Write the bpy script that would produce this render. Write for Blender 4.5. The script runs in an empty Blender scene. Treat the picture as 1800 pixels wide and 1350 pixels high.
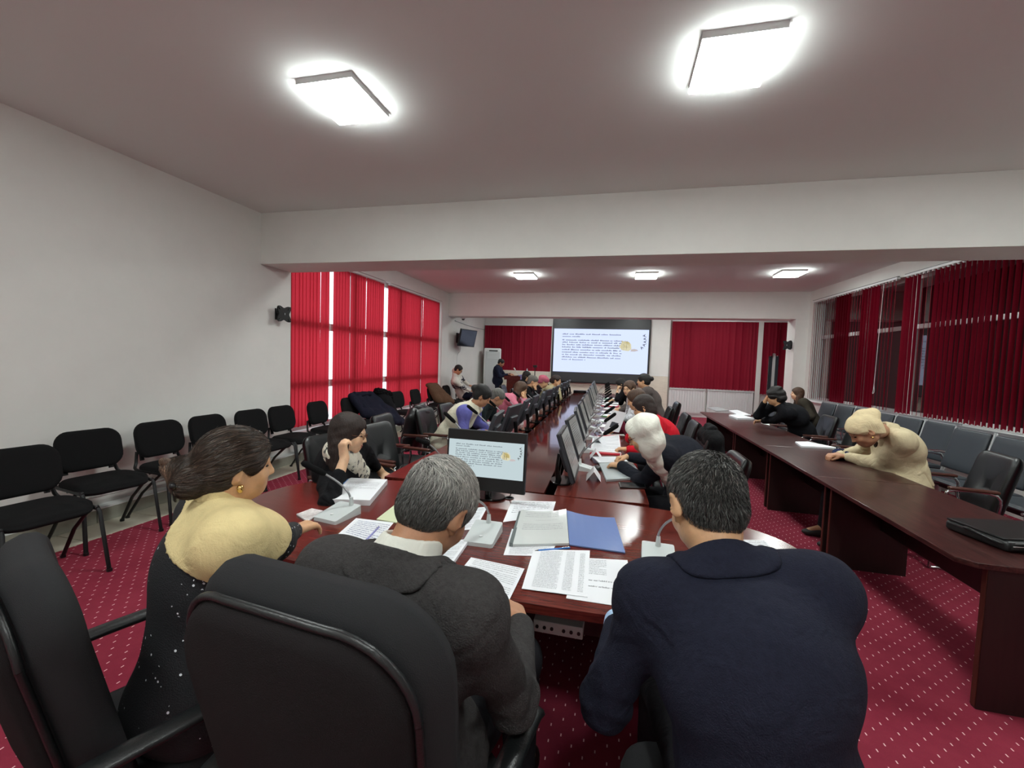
import bpy, bmesh, math, random
import numpy as np
from mathutils import Vector, Matrix
PI = math.pi
scene = bpy.context.scene
COL = scene.collection

# ------------------------------------------------------------------ camera
CAM_H = 1.65
F_PX = 752.0
def cam_axes(pitch, yaw, roll):
    cy, sy = math.cos(yaw), math.sin(yaw)
    f = np.array([-sy * math.cos(pitch), cy * math.cos(pitch), math.sin(pitch)])
    r0 = np.array([cy, sy, 0.0]); u0 = np.cross(r0, f)
    r = math.cos(roll) * r0 + math.sin(roll) * u0
    u = -math.sin(roll) * r0 + math.cos(roll) * u0
    return r, u, f
CR, CU, CF = cam_axes(math.radians(-3.1336), math.radians(13.59), math.radians(1.952))
cam_data = bpy.data.cameras.new('camera')
cam_data.sensor_width = 36.0
cam_data.lens = F_PX / 1800.0 * 36.0
cam_data.clip_start = 0.05
cam = bpy.data.objects.new('camera', cam_data)
COL.objects.link(cam)
m = Matrix.Identity(4)
for i in range(3):
    m[i][0], m[i][1], m[i][2] = CR[i], CU[i], -CF[i]
m[2][3] = CAM_H
cam.matrix_world = m
scene.camera = cam

def ray(x, y): return CF + (x - 900) / F_PX * CR - (y - 675) / F_PX * CU
def onZ(x, y, z):
    d = ray(x, y); t = (z - CAM_H) / d[2]; return np.array([0, 0, CAM_H]) + t * d
def onX(x, y, X):
    d = ray(x, y); t = X / d[0]; return np.array([0, 0, CAM_H]) + t * d
def onY(x, y, Y):
    d = ray(x, y); t = Y / d[1]; return np.array([0, 0, CAM_H]) + t * d

# ------------------------------------------------------------------ light and view
LAMP_STRENGTH = 62.0
DAYLIGHT = 2.2
world = bpy.data.worlds.new('world'); scene.world = world
world.use_nodes = True
bg = world.node_tree.nodes['Background']
bg.inputs['Color'].default_value = (0.86, 0.93, 1.0, 1)
bg.inputs['Strength'].default_value = DAYLIGHT
scene.view_settings.view_transform = 'Standard'
scene.view_settings.look = 'None'
scene.view_settings.gamma = 1.0
scene.view_settings.use_curve_mapping = False
scene.view_settings.exposure = 0.0
try:
    scene.cycles.use_denoising = True
    scene.cycles.adaptive_threshold = 0.02
    scene.cycles.max_bounces = 8
    scene.cycles.diffuse_bounces = 5
    scene.cycles.sample_clamp_indirect = 6.0
    scene.cycles.caustics_reflective = False
    scene.cycles.caustics_refractive = False
except Exception:
    pass
# ------------------------------------------------------------------ materials
def srgb(r, g, b):
    def c(v):
        v /= 255.0
        return v / 12.92 if v <= 0.04045 else ((v + 0.055) / 1.055) ** 2.4
    return (c(r), c(g), c(b), 1)
MATS = {}
def mat(name, col, rough=0.6, metal=0.0, var=0.0, vscale=8.0, stretch=(1, 1, 1), bump=0.0, bscale=60.0, spec=0.5,
        coat=0.0, emit=None, estr=0.0, col2=None, sheen=0.0, alpha=1.0, trans=0.0):
    if name in MATS: return MATS[name]
    M = bpy.data.materials.new(name); M.use_nodes = True
    nt = M.node_tree; b = nt.nodes['Principled BSDF']
    b.inputs['Base Color'].default_value = col
    b.inputs['Roughness'].default_value = rough
    b.inputs['Metallic'].default_value = metal
    b.inputs['Specular IOR Level'].default_value = spec
    if coat: b.inputs['Coat Weight'].default_value = coat; b.inputs['Coat Roughness'].default_value = 0.08
    if sheen: b.inputs['Sheen Weight'].default_value = sheen
    if trans: b.inputs['Transmission Weight'].default_value = trans
    if emit: b.inputs['Emission Color'].default_value = emit; b.inputs['Emission Strength'].default_value = estr
    tc = mp = None
    if var or bump:
        tc = nt.nodes.new('ShaderNodeTexCoord'); mp = nt.nodes.new('ShaderNodeMapping')
        nt.links.new(tc.outputs['Object'], mp.inputs['Vector']); mp.inputs['Scale'].default_value = stretch
    if var:
        n = nt.nodes.new('ShaderNodeTexNoise'); n.inputs['Scale'].default_value = vscale; n.inputs['Detail'].default_value = 5
        n.inputs['Roughness'].default_value = 0.65
        nt.links.new(mp.outputs[0], n.inputs['Vector'])
        r = nt.nodes.new('ShaderNodeValToRGB')
        c2 = col2 or tuple(min(1, c * (1 + var)) for c in col[:3]) + (1,)
        c1 = col if col2 else tuple(c * (1 - var) for c in col[:3]) + (1,)
        r.color_ramp.elements[0].position = 0.33; r.color_ramp.elements[1].position = 0.67
        r.color_ramp.elements[0].color = c1; r.color_ramp.elements[1].color = c2
        nt.links.new(n.outputs['Fac'], r.inputs['Fac']); nt.links.new(r.outputs['Color'], b.inputs['Base Color'])
    if bump:
        n2 = nt.nodes.new('ShaderNodeTexNoise'); n2.inputs['Scale'].default_value = bscale; n2.inputs['Detail'].default_value = 4
        nt.links.new(mp.outputs[0], n2.inputs['Vector'])
        bp = nt.nodes.new('ShaderNodeBump'); bp.inputs['Strength'].default_value = bump; bp.inputs['Distance'].default_value = 0.01
        nt.links.new(n2.outputs['Fac'], bp.inputs['Height']); nt.links.new(bp.outputs[0], b.inputs['Normal'])
    MATS[name] = M
    return M

def wood(name, c1, c2, rough=0.28, grain=1.0, axis='Y', bmp=0.003):
    """long stretched grain with cathedral bands"""
    if name in MATS: return MATS[name]
    M = bpy.data.materials.new(name); M.use_nodes = True
    nt = M.node_tree; b = nt.nodes['Principled BSDF']
    tc = nt.nodes.new('ShaderNodeTexCoord'); mp = nt.nodes.new('ShaderNodeMapping')
    mp.inputs['Scale'].default_value = (9, 0.8, 9) if axis == 'Y' else (0.8, 9, 9)
    nt.links.new(tc.outputs['Object'], mp.inputs['Vector'])
    n = nt.nodes.new('ShaderNodeTexNoise'); n.inputs['Scale'].default_value = 1.3; n.inputs['Detail'].default_value = 3
    nt.links.new(mp.outputs[0], n.inputs['Vector'])
    w = nt.nodes.new('ShaderNodeMath'); w.operation = 'MULTIPLY'; w.inputs[1].default_value = 9.0
    nt.links.new(n.outputs['Fac'], w.inputs[0])
    s = nt.nodes.new('ShaderNodeMath'); s.operation = 'SINE'
    w2 = nt.nodes.new('ShaderNodeMath'); w2.operation = 'MULTIPLY'; w2.inputs[1].default_value = 6.28
    nt.links.new(w.outputs[0], w2.inputs[0]); nt.links.new(w2.outputs[0], s.inputs[0])
    n2 = nt.nodes.new('ShaderNodeTexNoise'); n2.inputs['Scale'].default_value = 14; n2.inputs['Detail'].default_value = 4
    nt.links.new(mp.outputs[0], n2.inputs['Vector'])
    a = nt.nodes.new('ShaderNodeMath'); a.operation = 'MULTIPLY_ADD'; a.inputs[1].default_value = 0.18 * grain
    nt.links.new(s.outputs[0], a.inputs[0]); nt.links.new(n2.outputs['Fac'], a.inputs[2])
    r = nt.nodes.new('ShaderNodeValToRGB')
    r.color_ramp.elements[0].position = 0.3; r.color_ramp.elements[1].position = 0.75
    r.color_ramp.elements[0].color = c1; r.color_ramp.elements[1].color = c2
    nt.links.new(a.outputs[0], r.inputs['Fac']); nt.links.new(r.outputs['Color'], b.inputs['Base Color'])
    b.inputs['Roughness'].default_value = rough
    b.inputs['Specular IOR Level'].default_value = 0.5
    bp = nt.nodes.new('ShaderNodeBump'); bp.inputs['Strength'].default_value = bmp; bp.inputs['Distance'].default_value = 0.004
    nt.links.new(n2.outputs['Fac'], bp.inputs['Height']); nt.links.new(bp.outputs[0], b.inputs['Normal'])
    MATS[name] = M
    return M

def carpet_mat():
    M = bpy.data.materials.new('carpet_burgundy'); M.use_nodes = True
    nt = M.node_tree; b = nt.nodes['Principled BSDF']; N = nt.nodes; L = nt.links
    tc = N.new('ShaderNodeTexCoord'); sx = N.new('ShaderNodeSeparateXYZ'); L.new(tc.outputs['Object'], sx.inputs[0])
    def mth(op, a, bb=None):
        k = N.new('ShaderNodeMath'); k.operation = op
        for i, v in enumerate((a, bb)):
            if v is None: continue
            if isinstance(v, (int, float)): k.inputs[i].default_value = v
            else: L.new(v, k.inputs[i])
        return k.outputs[0]
    def axis(o, period, off, half):
        u = mth('MULTIPLY_ADD', o, 1.0 / period); u.node.inputs[2].default_value = off
        f = mth('FRACT', u); d = mth('ABSOLUTE', mth('SUBTRACT', f, 0.5))
        return mth('LESS_THAN', d, half / period)
    masks = []
    for off in (0.0, 0.5):
        masks.append(mth('MULTIPLY', axis(sx.outputs[0], 0.1, 0.63 + off, 0.0026), axis(sx.outputs[1], 0.0862, 0.85 + off, 0.0075)))
    dash = mth('MAXIMUM', masks[0], masks[1])
    n = N.new('ShaderNodeTexNoise'); n.inputs['Scale'].default_value = 2.2; n.inputs['Detail'].default_value = 6; n.inputs['Roughness'].default_value = 0.7
    L.new(tc.outputs['Object'], n.inputs['Vector'])
    r = N.new('ShaderNodeValToRGB')
    r.color_ramp.elements[0].position = 0.3; r.color_ramp.elements[1].position = 0.7
    r.color_ramp.elements[0].color = srgb(144, 46, 66); r.color_ramp.elements[1].color = srgb(165, 60, 80)
    L.new(n.outputs['Fac'], r.inputs['Fac'])
    f = N.new('ShaderNodeTexNoise'); f.inputs['Scale'].default_value = 350; f.inputs['Detail'].default_value = 3
    L.new(tc.outputs['Object'], f.inputs['Vector'])
    mx0 = N.new('ShaderNodeMixRGB'); mx0.blend_type = 'MULTIPLY'; mx0.inputs['Fac'].default_value = 0.45
    L.new(r.outputs['Color'], mx0.inputs[1]); L.new(f.outputs['Color'], mx0.inputs[2])
    mx = N.new('ShaderNodeMixRGB'); L.new(dash, mx.inputs['Fac']); L.new(mx0.outputs[0], mx.inputs[1])
    mx.inputs[2].default_value = srgb(246, 205, 205)
    L.new(mx.outputs[0], b.inputs['Base Color'])
    b.inputs['Roughness'].default_value = 0.95; b.inputs['Specular IOR Level'].default_value = 0.1
    bp = N.new('ShaderNodeBump'); bp.inputs['Strength'].default_value = 0.35; bp.inputs['Distance'].default_value = 0.004
    L.new(f.outputs['Fac'], bp.inputs['Height']); L.new(bp.outputs[0], b.inputs['Normal'])
    return M

def blind_mat(name, c, trans):
    M = bpy.data.materials.new(name); M.use_nodes = True
    nt = M.node_tree; N = nt.nodes; L = nt.links
    b = N['Principled BSDF']; out = N['Material Output']
    tc = N.new('ShaderNodeTexCoord'); mp = N.new('ShaderNodeMapping'); mp.inputs['Scale'].default_value = (300, 300, 30)
    L.new(tc.outputs['Object'], mp.inputs[0])
    n = N.new('ShaderNodeTexNoise'); n.inputs['Scale'].default_value = 1.0; n.inputs['Detail'].default_value = 3; L.new(mp.outputs[0], n.inputs['Vector'])
    r = N.new('ShaderNodeValToRGB'); r.color_ramp.elements[0].position = 0.25; r.color_ramp.elements[1].position = 0.75
    r.color_ramp.elements[0].color = tuple(v * 0.8 for v in c[:3]) + (1,); r.color_ramp.elements[1].color = c
    L.new(n.outputs['Fac'], r.inputs['Fac']); L.new(r.outputs[0], b.inputs['Base Color'])
    b.inputs['Roughness'].default_value = 0.75; b.inputs['Specular IOR Level'].default_value = 0.25
    t = N.new('ShaderNodeBsdfTranslucent'); L.new(r.outputs[0], t.inputs['Color'])
    mx = N.new('ShaderNodeMixShader'); mx.inputs[0].default_value = trans
    L.new(b.outputs[0], mx.inputs[1]); L.new(t.outputs[0], mx.inputs[2]); L.new(mx.outputs[0], out.inputs['Surface'])
    return M

def emis(name, col, s):
    if name in MATS: return MATS[name]
    M = bpy.data.materials.new(name); M.use_nodes = True
    nt = M.node_tree; nt.nodes.remove(nt.nodes['Principled BSDF'])
    e = nt.nodes.new('ShaderNodeEmission'); e.inputs['Color'].default_value = col; e.inputs['Strength'].default_value = s
    nt.links.new(e.outputs[0], nt.nodes['Material Output'].inputs['Surface'])
    MATS[name] = M
    return M

def glass_mat():
    M = bpy.data.materials.new('window_glass'); M.use_nodes = True
    nt = M.node_tree; N = nt.nodes; L = nt.links
    N.remove(N['Principled BSDF'])
    t = N.new('ShaderNodeBsdfTransparent'); g = N.new('ShaderNodeBsdfGlossy'); g.inputs['Roughness'].default_value = 0.02
    mx = N.new('ShaderNodeMixShader'); mx.inputs[0].default_value = 0.1; L.new(t.outputs[0], mx.inputs[1]); L.new(g.outputs[0], mx.inputs[2])
    L.new(mx.outputs[0], N['Material Output'].inputs['Surface'])
    return M

M_WALL = mat('wall_paint', srgb(226, 226, 222), 0.9, var=0.02, vscale=3, bump=0.05, bscale=300, spec=0.2)
M_CEIL = mat('ceiling_paint', srgb(222, 224, 222), 0.9, bump=0.04, bscale=300, spec=0.2)
M_WHITE = mat('white_plastic', srgb(225, 228, 228), 0.4)
M_TILE = mat('beige_floor_tile', srgb(196, 190, 172), 0.35, var=0.08, vscale=5)
M_PLINTH = mat('grey_plinth_tile', srgb(150, 150, 138), 0.4, var=0.1, vscale=6)
M_WAINSCOT = mat('cream_wall_tile', srgb(222, 216, 200), 0.35, var=0.07, vscale=4, stretch=(1, 1, 5))
M_CARPET = carpet_mat()
M_BLIND_L = blind_mat('red_blind_fabric', srgb(196, 48, 62), 0.6)
M_BLIND_R = blind_mat('crimson_blind_fabric', srgb(150, 22, 48), 0.25)
M_GLASS = glass_mat()
M_FRAMEW = mat('white_window_frame', srgb(210, 212, 212), 0.4)
M_MAHOG = wood('mahogany_table', srgb(70, 24, 19), srgb(112, 46, 37), 0.2, grain=0.6)
M_CENTRE = wood('mahogany_centre_panel', srgb(58, 17, 13), srgb(92, 34, 27), 0.07, bmp=0.0)
M_MAHOGX = wood('mahogany_table_crosswise', srgb(70, 24, 19), srgb(112, 46, 37), 0.2, axis='X', grain=0.35)
M_WENGE = wood('dark_wenge', srgb(48, 24, 23), srgb(76, 43, 40), 0.28)
M_WENGE2 = mat('dark_wenge_panel', srgb(36, 20, 19), 0.4, var=0.25, vscale=5, stretch=(8, 8, 0.7))
M_BLACKP = mat('black_plastic', srgb(16, 16, 18), 0.38)
M_MONB = mat('monitor_back_plastic', srgb(46, 48, 54), 0.45)
M_BLACKG = mat('black_gloss_plastic', srgb(10, 10, 11), 0.12)
M_BLACKM = mat('black_metal_tube', srgb(18, 18, 20), 0.45, metal=0.3)
M_FABRIC = mat('black_chair_fabric', srgb(24, 24, 25), 0.95, bump=0.4, bscale=420, spec=0.15)
M_LEATHER = mat('black_leather', srgb(26, 28, 29), 0.36, bump=0.12, bscale=160, spec=0.5)
M_LEATHERG = mat('grey_blue_leatherette', srgb(48, 54, 60), 0.45, bump=0.12, bscale=150)
M_CHROME = mat('chrome', srgb(205, 208, 212), 0.18, metal=1.0)
M_ALU = mat('brushed_aluminium', srgb(180, 184, 186), 0.35, metal=0.8)
M_BROWNARM = mat('brown_wood_armrest', srgb(70, 34, 24), 0.35)
M_GREYP = mat('light_grey_plastic', srgb(196, 202, 202), 0.42)
M_SILVER = mat('silver_laptop', srgb(176, 184, 186), 0.35, metal=0.35)
M_PAPER = mat('white_paper', srgb(232, 234, 238), 0.85, spec=0.2)
M_PAPERB = mat('bluish_paper', srgb(214, 220, 235), 0.85, spec=0.2)
M_INK = mat('grey_print_ink', srgb(120, 122, 130), 0.9)
M_INKD = mat('dark_print_ink', srgb(60, 62, 70), 0.9)
M_INKB = mat('blue_pen_ink', srgb(70, 80, 140), 0.9)

# ------------------------------------------------------------------ mesh helpers
def link(name, me, material=None, parent=None, loc=None, smooth=False):
    o = bpy.data.objects.new(name, me); COL.objects.link(o)
    if material is not None and len(me.materials) == 0: me.materials.append(material)
    if parent is not None: o.parent = parent
    if loc is not None: o.location = loc
    if smooth:
        me.polygons.foreach_set('use_smooth', [True] * len(me.polygons)); me.update()
    return o
def from_bm(name, bm, material=None, parent=None, loc=None, smooth=False, sharp=None, flat=0):
    bmesh.ops.recalc_face_normals(bm, faces=bm.faces)
    me = bpy.data.meshes.new(name); bm.to_mesh(me); bm.free()
    o = link(name, me, material, parent, loc, smooth)
    if smooth and sharp:
        me.set_sharp_from_angle(angle=math.radians(sharp))
    if smooth and flat:                                # large flat faces keep their true normal
        for pg in sorted(me.polygons, key=lambda q: -q.area)[:flat]: pg.use_smooth = False
    return o
def pydata(name, v, f, material=None, parent=None, loc=None, smooth=False):
    me = bpy.data.meshes.new(name)
    me.from_pydata([tuple(map(float, p)) for p in v], [], [tuple(map(int, q)) for q in f]); me.update()
    return link(name, me, material, parent, loc, smooth)
def tag(o, label=None, cat=None, group=None, kind=None):
    if label: o['label'] = label
    if cat: o['category'] = cat
    if group: o['group'] = group
    if kind: o['kind'] = kind
    return o
def thing(name, label, cat, loc=(0, 0, 0), rz=0.0, group=None):
    o = bpy.data.objects.new(name, None); COL.objects.link(o); o.empty_display_size = 0.1
    o.location = loc; o.rotation_euler = (0, 0, rz)
    return tag(o, label, cat, group)
def struct(o): o['kind'] = 'structure'; return o
def copy_tree(o, parent=None):
    c = o.copy(); COL.objects.link(c); c.parent = parent
    for ch in list(o.children): copy_tree(ch, c)
    return c
def add_box(bm, c, s, rot=None, bev=0.0, seg=2):
    r = bmesh.ops.create_cube(bm, size=1.0)
    vs = r['verts']
    M4 = Matrix.Translation(Vector(c)) @ (rot.to_4x4() if rot is not None else Matrix.Identity(4)) @ Matrix.Diagonal(Vector((*s, 1)))
    bmesh.ops.transform(bm, matrix=M4, verts=vs)
    if bev:
        es = list({e for v in vs for e in v.link_edges})
        bmesh.ops.bevel(bm, geom=es, offset=bev, segments=seg, profile=0.5, affect='EDGES')
def box(name, c, s, material, parent=None, rot=None, bev=0.0, seg=2, smooth=None):
    bm = bmesh.new(); add_box(bm, c, s, rot, bev, seg)
    return from_bm(name, bm, material, parent, smooth=bev > 0 if smooth is None else smooth, sharp=40 if bev else None, flat=6)
def bx(name, x0, x1, y0, y1, z0, z1, material, parent=None, bev=0.0):
    return box(name, ((x0 + x1) / 2, (y0 + y1) / 2, (z0 + z1) / 2), (abs(x1 - x0), abs(y1 - y0), abs(z1 - z0)), material, parent, bev=bev)
def spline(pts, n=6):
    P = [Vector(p) for p in pts]; out = []
    for i in range(len(P) - 1):
        a = P[max(i - 1, 0)]; b = P[i]; c = P[i + 1]; d = P[min(i + 2, len(P) - 1)]
        for k in range(n):
            t = k / n
            out.append(0.5 * ((2 * b) + (c - a) * t + (2 * a - 5 * b + 4 * c - d) * t * t + (3 * b - a - 3 * c + d) * t ** 3))
    out.append(P[-1]); return out
def add_tube(bm, pts, rad, n=8, ell=1.0, caps=True):
    P = [Vector(p) for p in pts]; R = rad if isinstance(rad, (list, tuple)) else [rad] * len(P)
    rings = []; prev = None
    for i, p in enumerate(P):
        t = (P[min(i + 1, len(P) - 1)] - P[max(i - 1, 0)]).normalized()
        if prev is None:
            a = Vector((0, 0, 1)) if abs(t.z) < 0.9 else Vector((1, 0, 0))
            x = t.cross(a).normalized()
        else:
            x = (prev - t * prev.dot(t)).normalized()
        prev = x; y = t.cross(x)
        rings.append([bm.verts.new(p + R[i] * (x * math.cos(2 * PI * k / n) + y * ell * math.sin(2 * PI * k / n))) for k in range(n)])
    for a, b in zip(rings, rings[1:]):
        for k in range(n): bm.faces.new((a[k], a[(k + 1) % n], b[(k + 1) % n], b[k]))
    if caps:
        bm.faces.new(rings[0][::-1]); bm.faces.new(rings[-1])
def tube(name, pts, rad, material, parent=None, n=8, ell=1.0, smooth_pts=0):
    bm = bmesh.new(); add_tube(bm, spline(pts, smooth_pts) if smooth_pts else pts, rad if not smooth_pts or not isinstance(rad, (list, tuple)) else rad, n, ell)
    return from_bm(name, bm, material, parent, smooth=True, sharp=60)
def lathe(name, prof, material, parent=None, n=20, loc=None):
    bm = bmesh.new(); rings = []
    for r, z in prof:
        rings.append([bm.verts.new((r * math.cos(2 * PI * k / n), r * math.sin(2 * PI * k / n), z)) for k in range(n)] if r > 1e-5 else [bm.verts.new((0, 0, z))])
    for a, b in zip(rings, rings[1:]):
        for k in range(n):
            q = [a[k % len(a)], a[(k + 1) % len(a)], b[(k + 1) % len(b)], b[k % len(b)]]
            u = []
            for v in q:
                if v not in u: u.append(v)
            if len(u) > 2: bm.faces.new(u)
    for e in (0, -1):
        if len(rings[e]) > 1: bm.faces.new(rings[e])
    return from_bm(name, bm, material, parent, loc, smooth=True, sharp=35)
def prism(name, pts, z0, z1, material, parent=None, bev=0.0, smooth=False):
    bm = bmesh.new()
    a = [bm.verts.new((p[0], p[1], z0)) for p in pts]; b = [bm.verts.new((p[0], p[1], z1)) for p in pts]
    bm.faces.new(a[::-1]); bm.faces.new(b)
    for i in range(len(pts)):
        j = (i + 1) % len(pts); bm.faces.new((a[i], a[j], b[j], b[i]))
    if bev:
        es = [e for e in bm.edges if abs(e.verts[0].co.z - e.verts[1].co.z) < 1e-6]
        bmesh.ops.bevel(bm, geom=es, offset=bev, segments=2, profile=0.5, affect='EDGES')
    return from_bm(name, bm, material, parent, smooth=smooth or bev > 0, sharp=40, flat=2 if len(pts) > 8 else 6)
def rrect(w, h, r, n=6):
    pts = []
    for cx, cy, a0 in ((w / 2 - r, h / 2 - r, 0), (-w / 2 + r, h / 2 - r, 90), (-w / 2 + r, -h / 2 + r, 180), (w / 2 - r, -h / 2 + r, 270)):
        for k in range(n + 1):
            a = math.radians(a0 + 90 * k / n); pts.append((cx + r * math.cos(a), cy + r * math.sin(a)))
    return pts
def cushion(name, w, h, r, t, material, parent=None, edge=None, crown=0.0, warp=None, n=6, inner=4, outline=None):
    """padded slab in the local XZ plane (width x, height z), thickness along y; warp(x,y,z)->xyz"""
    pts = outline or rrect(w, h, r, n); e = edge or t / 2
    rings = []
    def ring(off, y):
        return [(px * (1 - off / (w / 2)), y, pz * (1 - off / (h / 2))) for px, pz in pts]
    prof = []
    for k in range(4):
        a = PI / 2 * k / 3; prof.append((e * (1 - math.cos(a)), t / 2 - e + e * math.sin(a)))
    lim = min(w, h) / 2
    for k in range(1, inner + 1):
        off = e + (lim * 0.96 - e) * k / inner
        s = k / inner; prof.append((off, t / 2 + crown * math.sin(s * PI / 2)))
    front = [ring(o, y) for o, y in prof]; back = [ring(o, -y) for o, y in prof]
    seq = back[::-1] + front
    V = [p for rg in seq for p in rg]; N = len(pts); Fc = []
    for i in range(len(seq) - 1):
        for k in range(N):
            Fc.append((i * N + k, i * N + (k + 1) % N, (i + 1) * N + (k + 1) % N, (i + 1) * N + k))
    Fc.append(tuple(range(N))[::-1]); Fc.append(tuple((len(seq) - 1) * N + k for k in range(N)))
    if warp: V = [warp(*p) for p in V]
    return pydata(name, V, Fc, material, parent, smooth=True)
def ordinal(n):
    return ['first', 'second', 'third', 'fourth', 'fifth', 'sixth', 'seventh', 'eighth', 'ninth', 'tenth', 'eleventh', 'twelfth',
            'thirteenth', 'fourteenth', 'fifteenth'][n]
# ------------------------------------------------------------------ the room
XL, CEIL, YB, YN = -4.75, 3.52, 15.1, -1.6
def RW(y, off=0.0, z=0.0):            # point on the slightly slanted right wall, off = metres into the room
    return (4.40 + 0.049 * (11.6 - y) - off, y - off * 0.049, z)
RROT = Matrix.Rotation(math.atan(0.049), 3, 'Z')
struct(bx('floor', -4.27, 6.5, YN, YB, -0.06, 0.0, M_CARPET))
ledge = struct(bx('trim_1', XL - 0.3, -4.272, YN, YB, -0.06, -0.006, M_PLINTH))
y = YN
while y < 14.9:
    bx('floor_tile', -4.72, -4.276, y + 0.003, y + 0.597, -0.006, 0.002, M_TILE, ledge, bev=0.002); y += 0.6
plinth = struct(bx('baseboard_left', XL, -4.645, YN, 11.5, 0.0, 0.128, M_PLINTH))
y = YN
while y < 11.4:
    bx('plinth_tile', -4.646, -4.634, y + 0.004, y + 0.896, 0.002, 0.126, M_PLINTH, plinth, bev=0.002); y += 0.9
bx('cap_strip', XL, -4.63, YN, 11.5, 0.128, 0.142, M_WHITE, plinth)
struct(bx('ceiling', -5.2, 6.5, YN, YB + 0.3, CEIL, CEIL + 0.1, M_CEIL))
struct(bx('wall_left', XL - 0.35, XL, YN, 5.46, -0.06, CEIL, M_WALL))
struct(bx('wall_left', XL - 0.35, XL, 11.15, YB, -0.06, CEIL, M_WALL))
struct(bx('wall_left', XL - 0.35, XL, 5.46, 11.15, 3.22, CEIL, M_WALL))
struct(bx('wall_left', XL - 0.35, XL, 5.46, 11.15, -0.06, 0.42, M_WALL))
struct(bx('wall_near', -5.2, 6.5, YN - 0.2, YN, -0.06, CEIL, M_WALL))
struct(bx('wall_far', -5.2, 6.5, YB, YB + 0.25, -0.06, CEIL + 0.1, M_WALL))
struct(bx('trim_2', XL, 4.85, 4.9, 5.46, 2.84, CEIL, M_WALL, bev=0.004))
struct(bx('trim_3', XL, 6.4, 11.6, 12.1, 2.87, CEIL, M_WALL, bev=0.004))
struct(bx('trim_4', 4.12, 4.44, 11.6, 12.1, 0.0, 2.87, M_WALL, bev=0.004))
def rwall(name, y0, y1, z0, z1, t, off, material, parent=None, bev=0.0):
    """box along the right wall from y0 to y1; off = distance of its room face from the wall line"""
    c = RW((y0 + y1) / 2, off - t / 2); L = (y1 - y0) * math.sqrt(1 + 0.049 ** 2)
    return box(name, (c[0], c[1], (z0 + z1) / 2), (t, L, z1 - z0), material, parent, rot=RROT, bev=bev)
struct(rwall('wall_right', YN, 5.5, -0.06, CEIL, 0.25, 0.0, M_WALL))
struct(rwall('wall_right', 5.5, 11.62, 3.25, CEIL, 0.25, 0.0, M_WALL))
struct(rwall('wall_right', 5.5, 11.62, -0.06, 0.98, 0.25, 0.0, M_WALL))
struct(rwall('wall_right', 11.36, 11.62, 0.98, 3.25, 0.25, 0.0, M_WALL))
struct(bx('wall_added_right', 6.35, 6.5, YN, YB, -0.06, CEIL, mat('added_wall_dark', srgb(52, 40, 43), 0.8)))  # added wall: keeps daylight out and the right panes dark

# left window (bright day outside)
w1 = struct(bx('window_1', XL - 0.21, XL - 0.15, 5.46, 11.15, 0.42, 0.5, M_FRAMEW))
for yy in (5.5, 7.2, 8.95, 10.0, 11.11): bx('window_post', XL - 0.22, XL - 0.13, yy - 0.05, yy + 0.05, 0.5, 3.22, M_FRAMEW, w1)
for zz in (1.15, 2.12, 3.18): bx('window_transom', XL - 0.215, XL - 0.12, 5.46, 11.15, zz - 0.06, zz + 0.06, M_FRAMEW, w1)
for a, b in ((5.54, 7.16), (7.24, 8.91), (8.99, 9.96), (10.04, 11.07)):
    for c, d in ((0.5, 1.105), (1.195, 2.075), (2.165, 3.135)):
        bx('pane', XL - 0.182, XL - 0.176, a, b, c, d, M_GLASS, w1)
struct(bx('trim_5', XL - 0.11, XL + 0.1, 5.47, 11.14, 0.4, 0.43, M_WHITE))

def slat_mesh(name, w, h, material):
    me = bpy.data.meshes.new(name)
    v = []; n = 4
    for zz in (0, h):
        for k in range(n + 1):
            u = k / n * 2 - 1; v.append((u * w / 2, 0.006 * (1 - u * u), zz))
    f = [(k, k + 1, n + 2 + k, n + 1 + k) for k in range(n)]
    me.from_pydata(v, [], f); me.polygons.foreach_set('use_smooth', [True] * n); me.materials.append(material); me.update()
    return me
rnd = random.Random(4)
# red blinds in the left window, hung just outside the wall line
XBL = XL - 0.07
sl = slat_mesh('slat', 0.092, 2.68, M_BLIND_L)
units = [(5.475, 6.43, 'narrow bright red vertical blind beside the bare white wall'),
         (6.545, 8.19, 'bright red vertical blind in the middle of the left window'),
         (8.37, 11.1, 'bright red vertical blind at the far end of the left window')]
slits = [6.27, 6.98, 7.58, 9.98, 10.1, 7.02]
for y0, y1, lab in units:
    t = thing('vertical_blind', lab, 'blind', (XBL, y0, 0.48), 0, 'red blinds of the left window')
    box('headrail', (0.02, (y1 - y0) / 2, 2.715), (0.05, y1 - y0, 0.04), M_WHITE, t)
    n = int(round((y1 - y0) / 0.083)); st = (y1 - y0) / n
    for k in range(n):
        yy = (k + 0.5) * st
        o = link('slat', sl, parent=t); o.location = (rnd.uniform(-0.004, 0.004), yy, 0.01)
        o.rotation_euler = (rnd.uniform(-0.002, 0.002), 0, PI / 2 - rnd.uniform(0.05, 0.16))
        if any(abs(y0 + yy - s) < 0.045 for s in slits): o.scale = (0.74, 1, 1); o.rotation_euler[0] = rnd.choice((-1, 1)) * 0.006
    tube('bottom_chain', [(0, 0.03, 0.012), (0, y1 - y0 - 0.03, 0.012)], 0.002, M_WHITE, t, n=4)
    for k in range(n): pass
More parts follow.
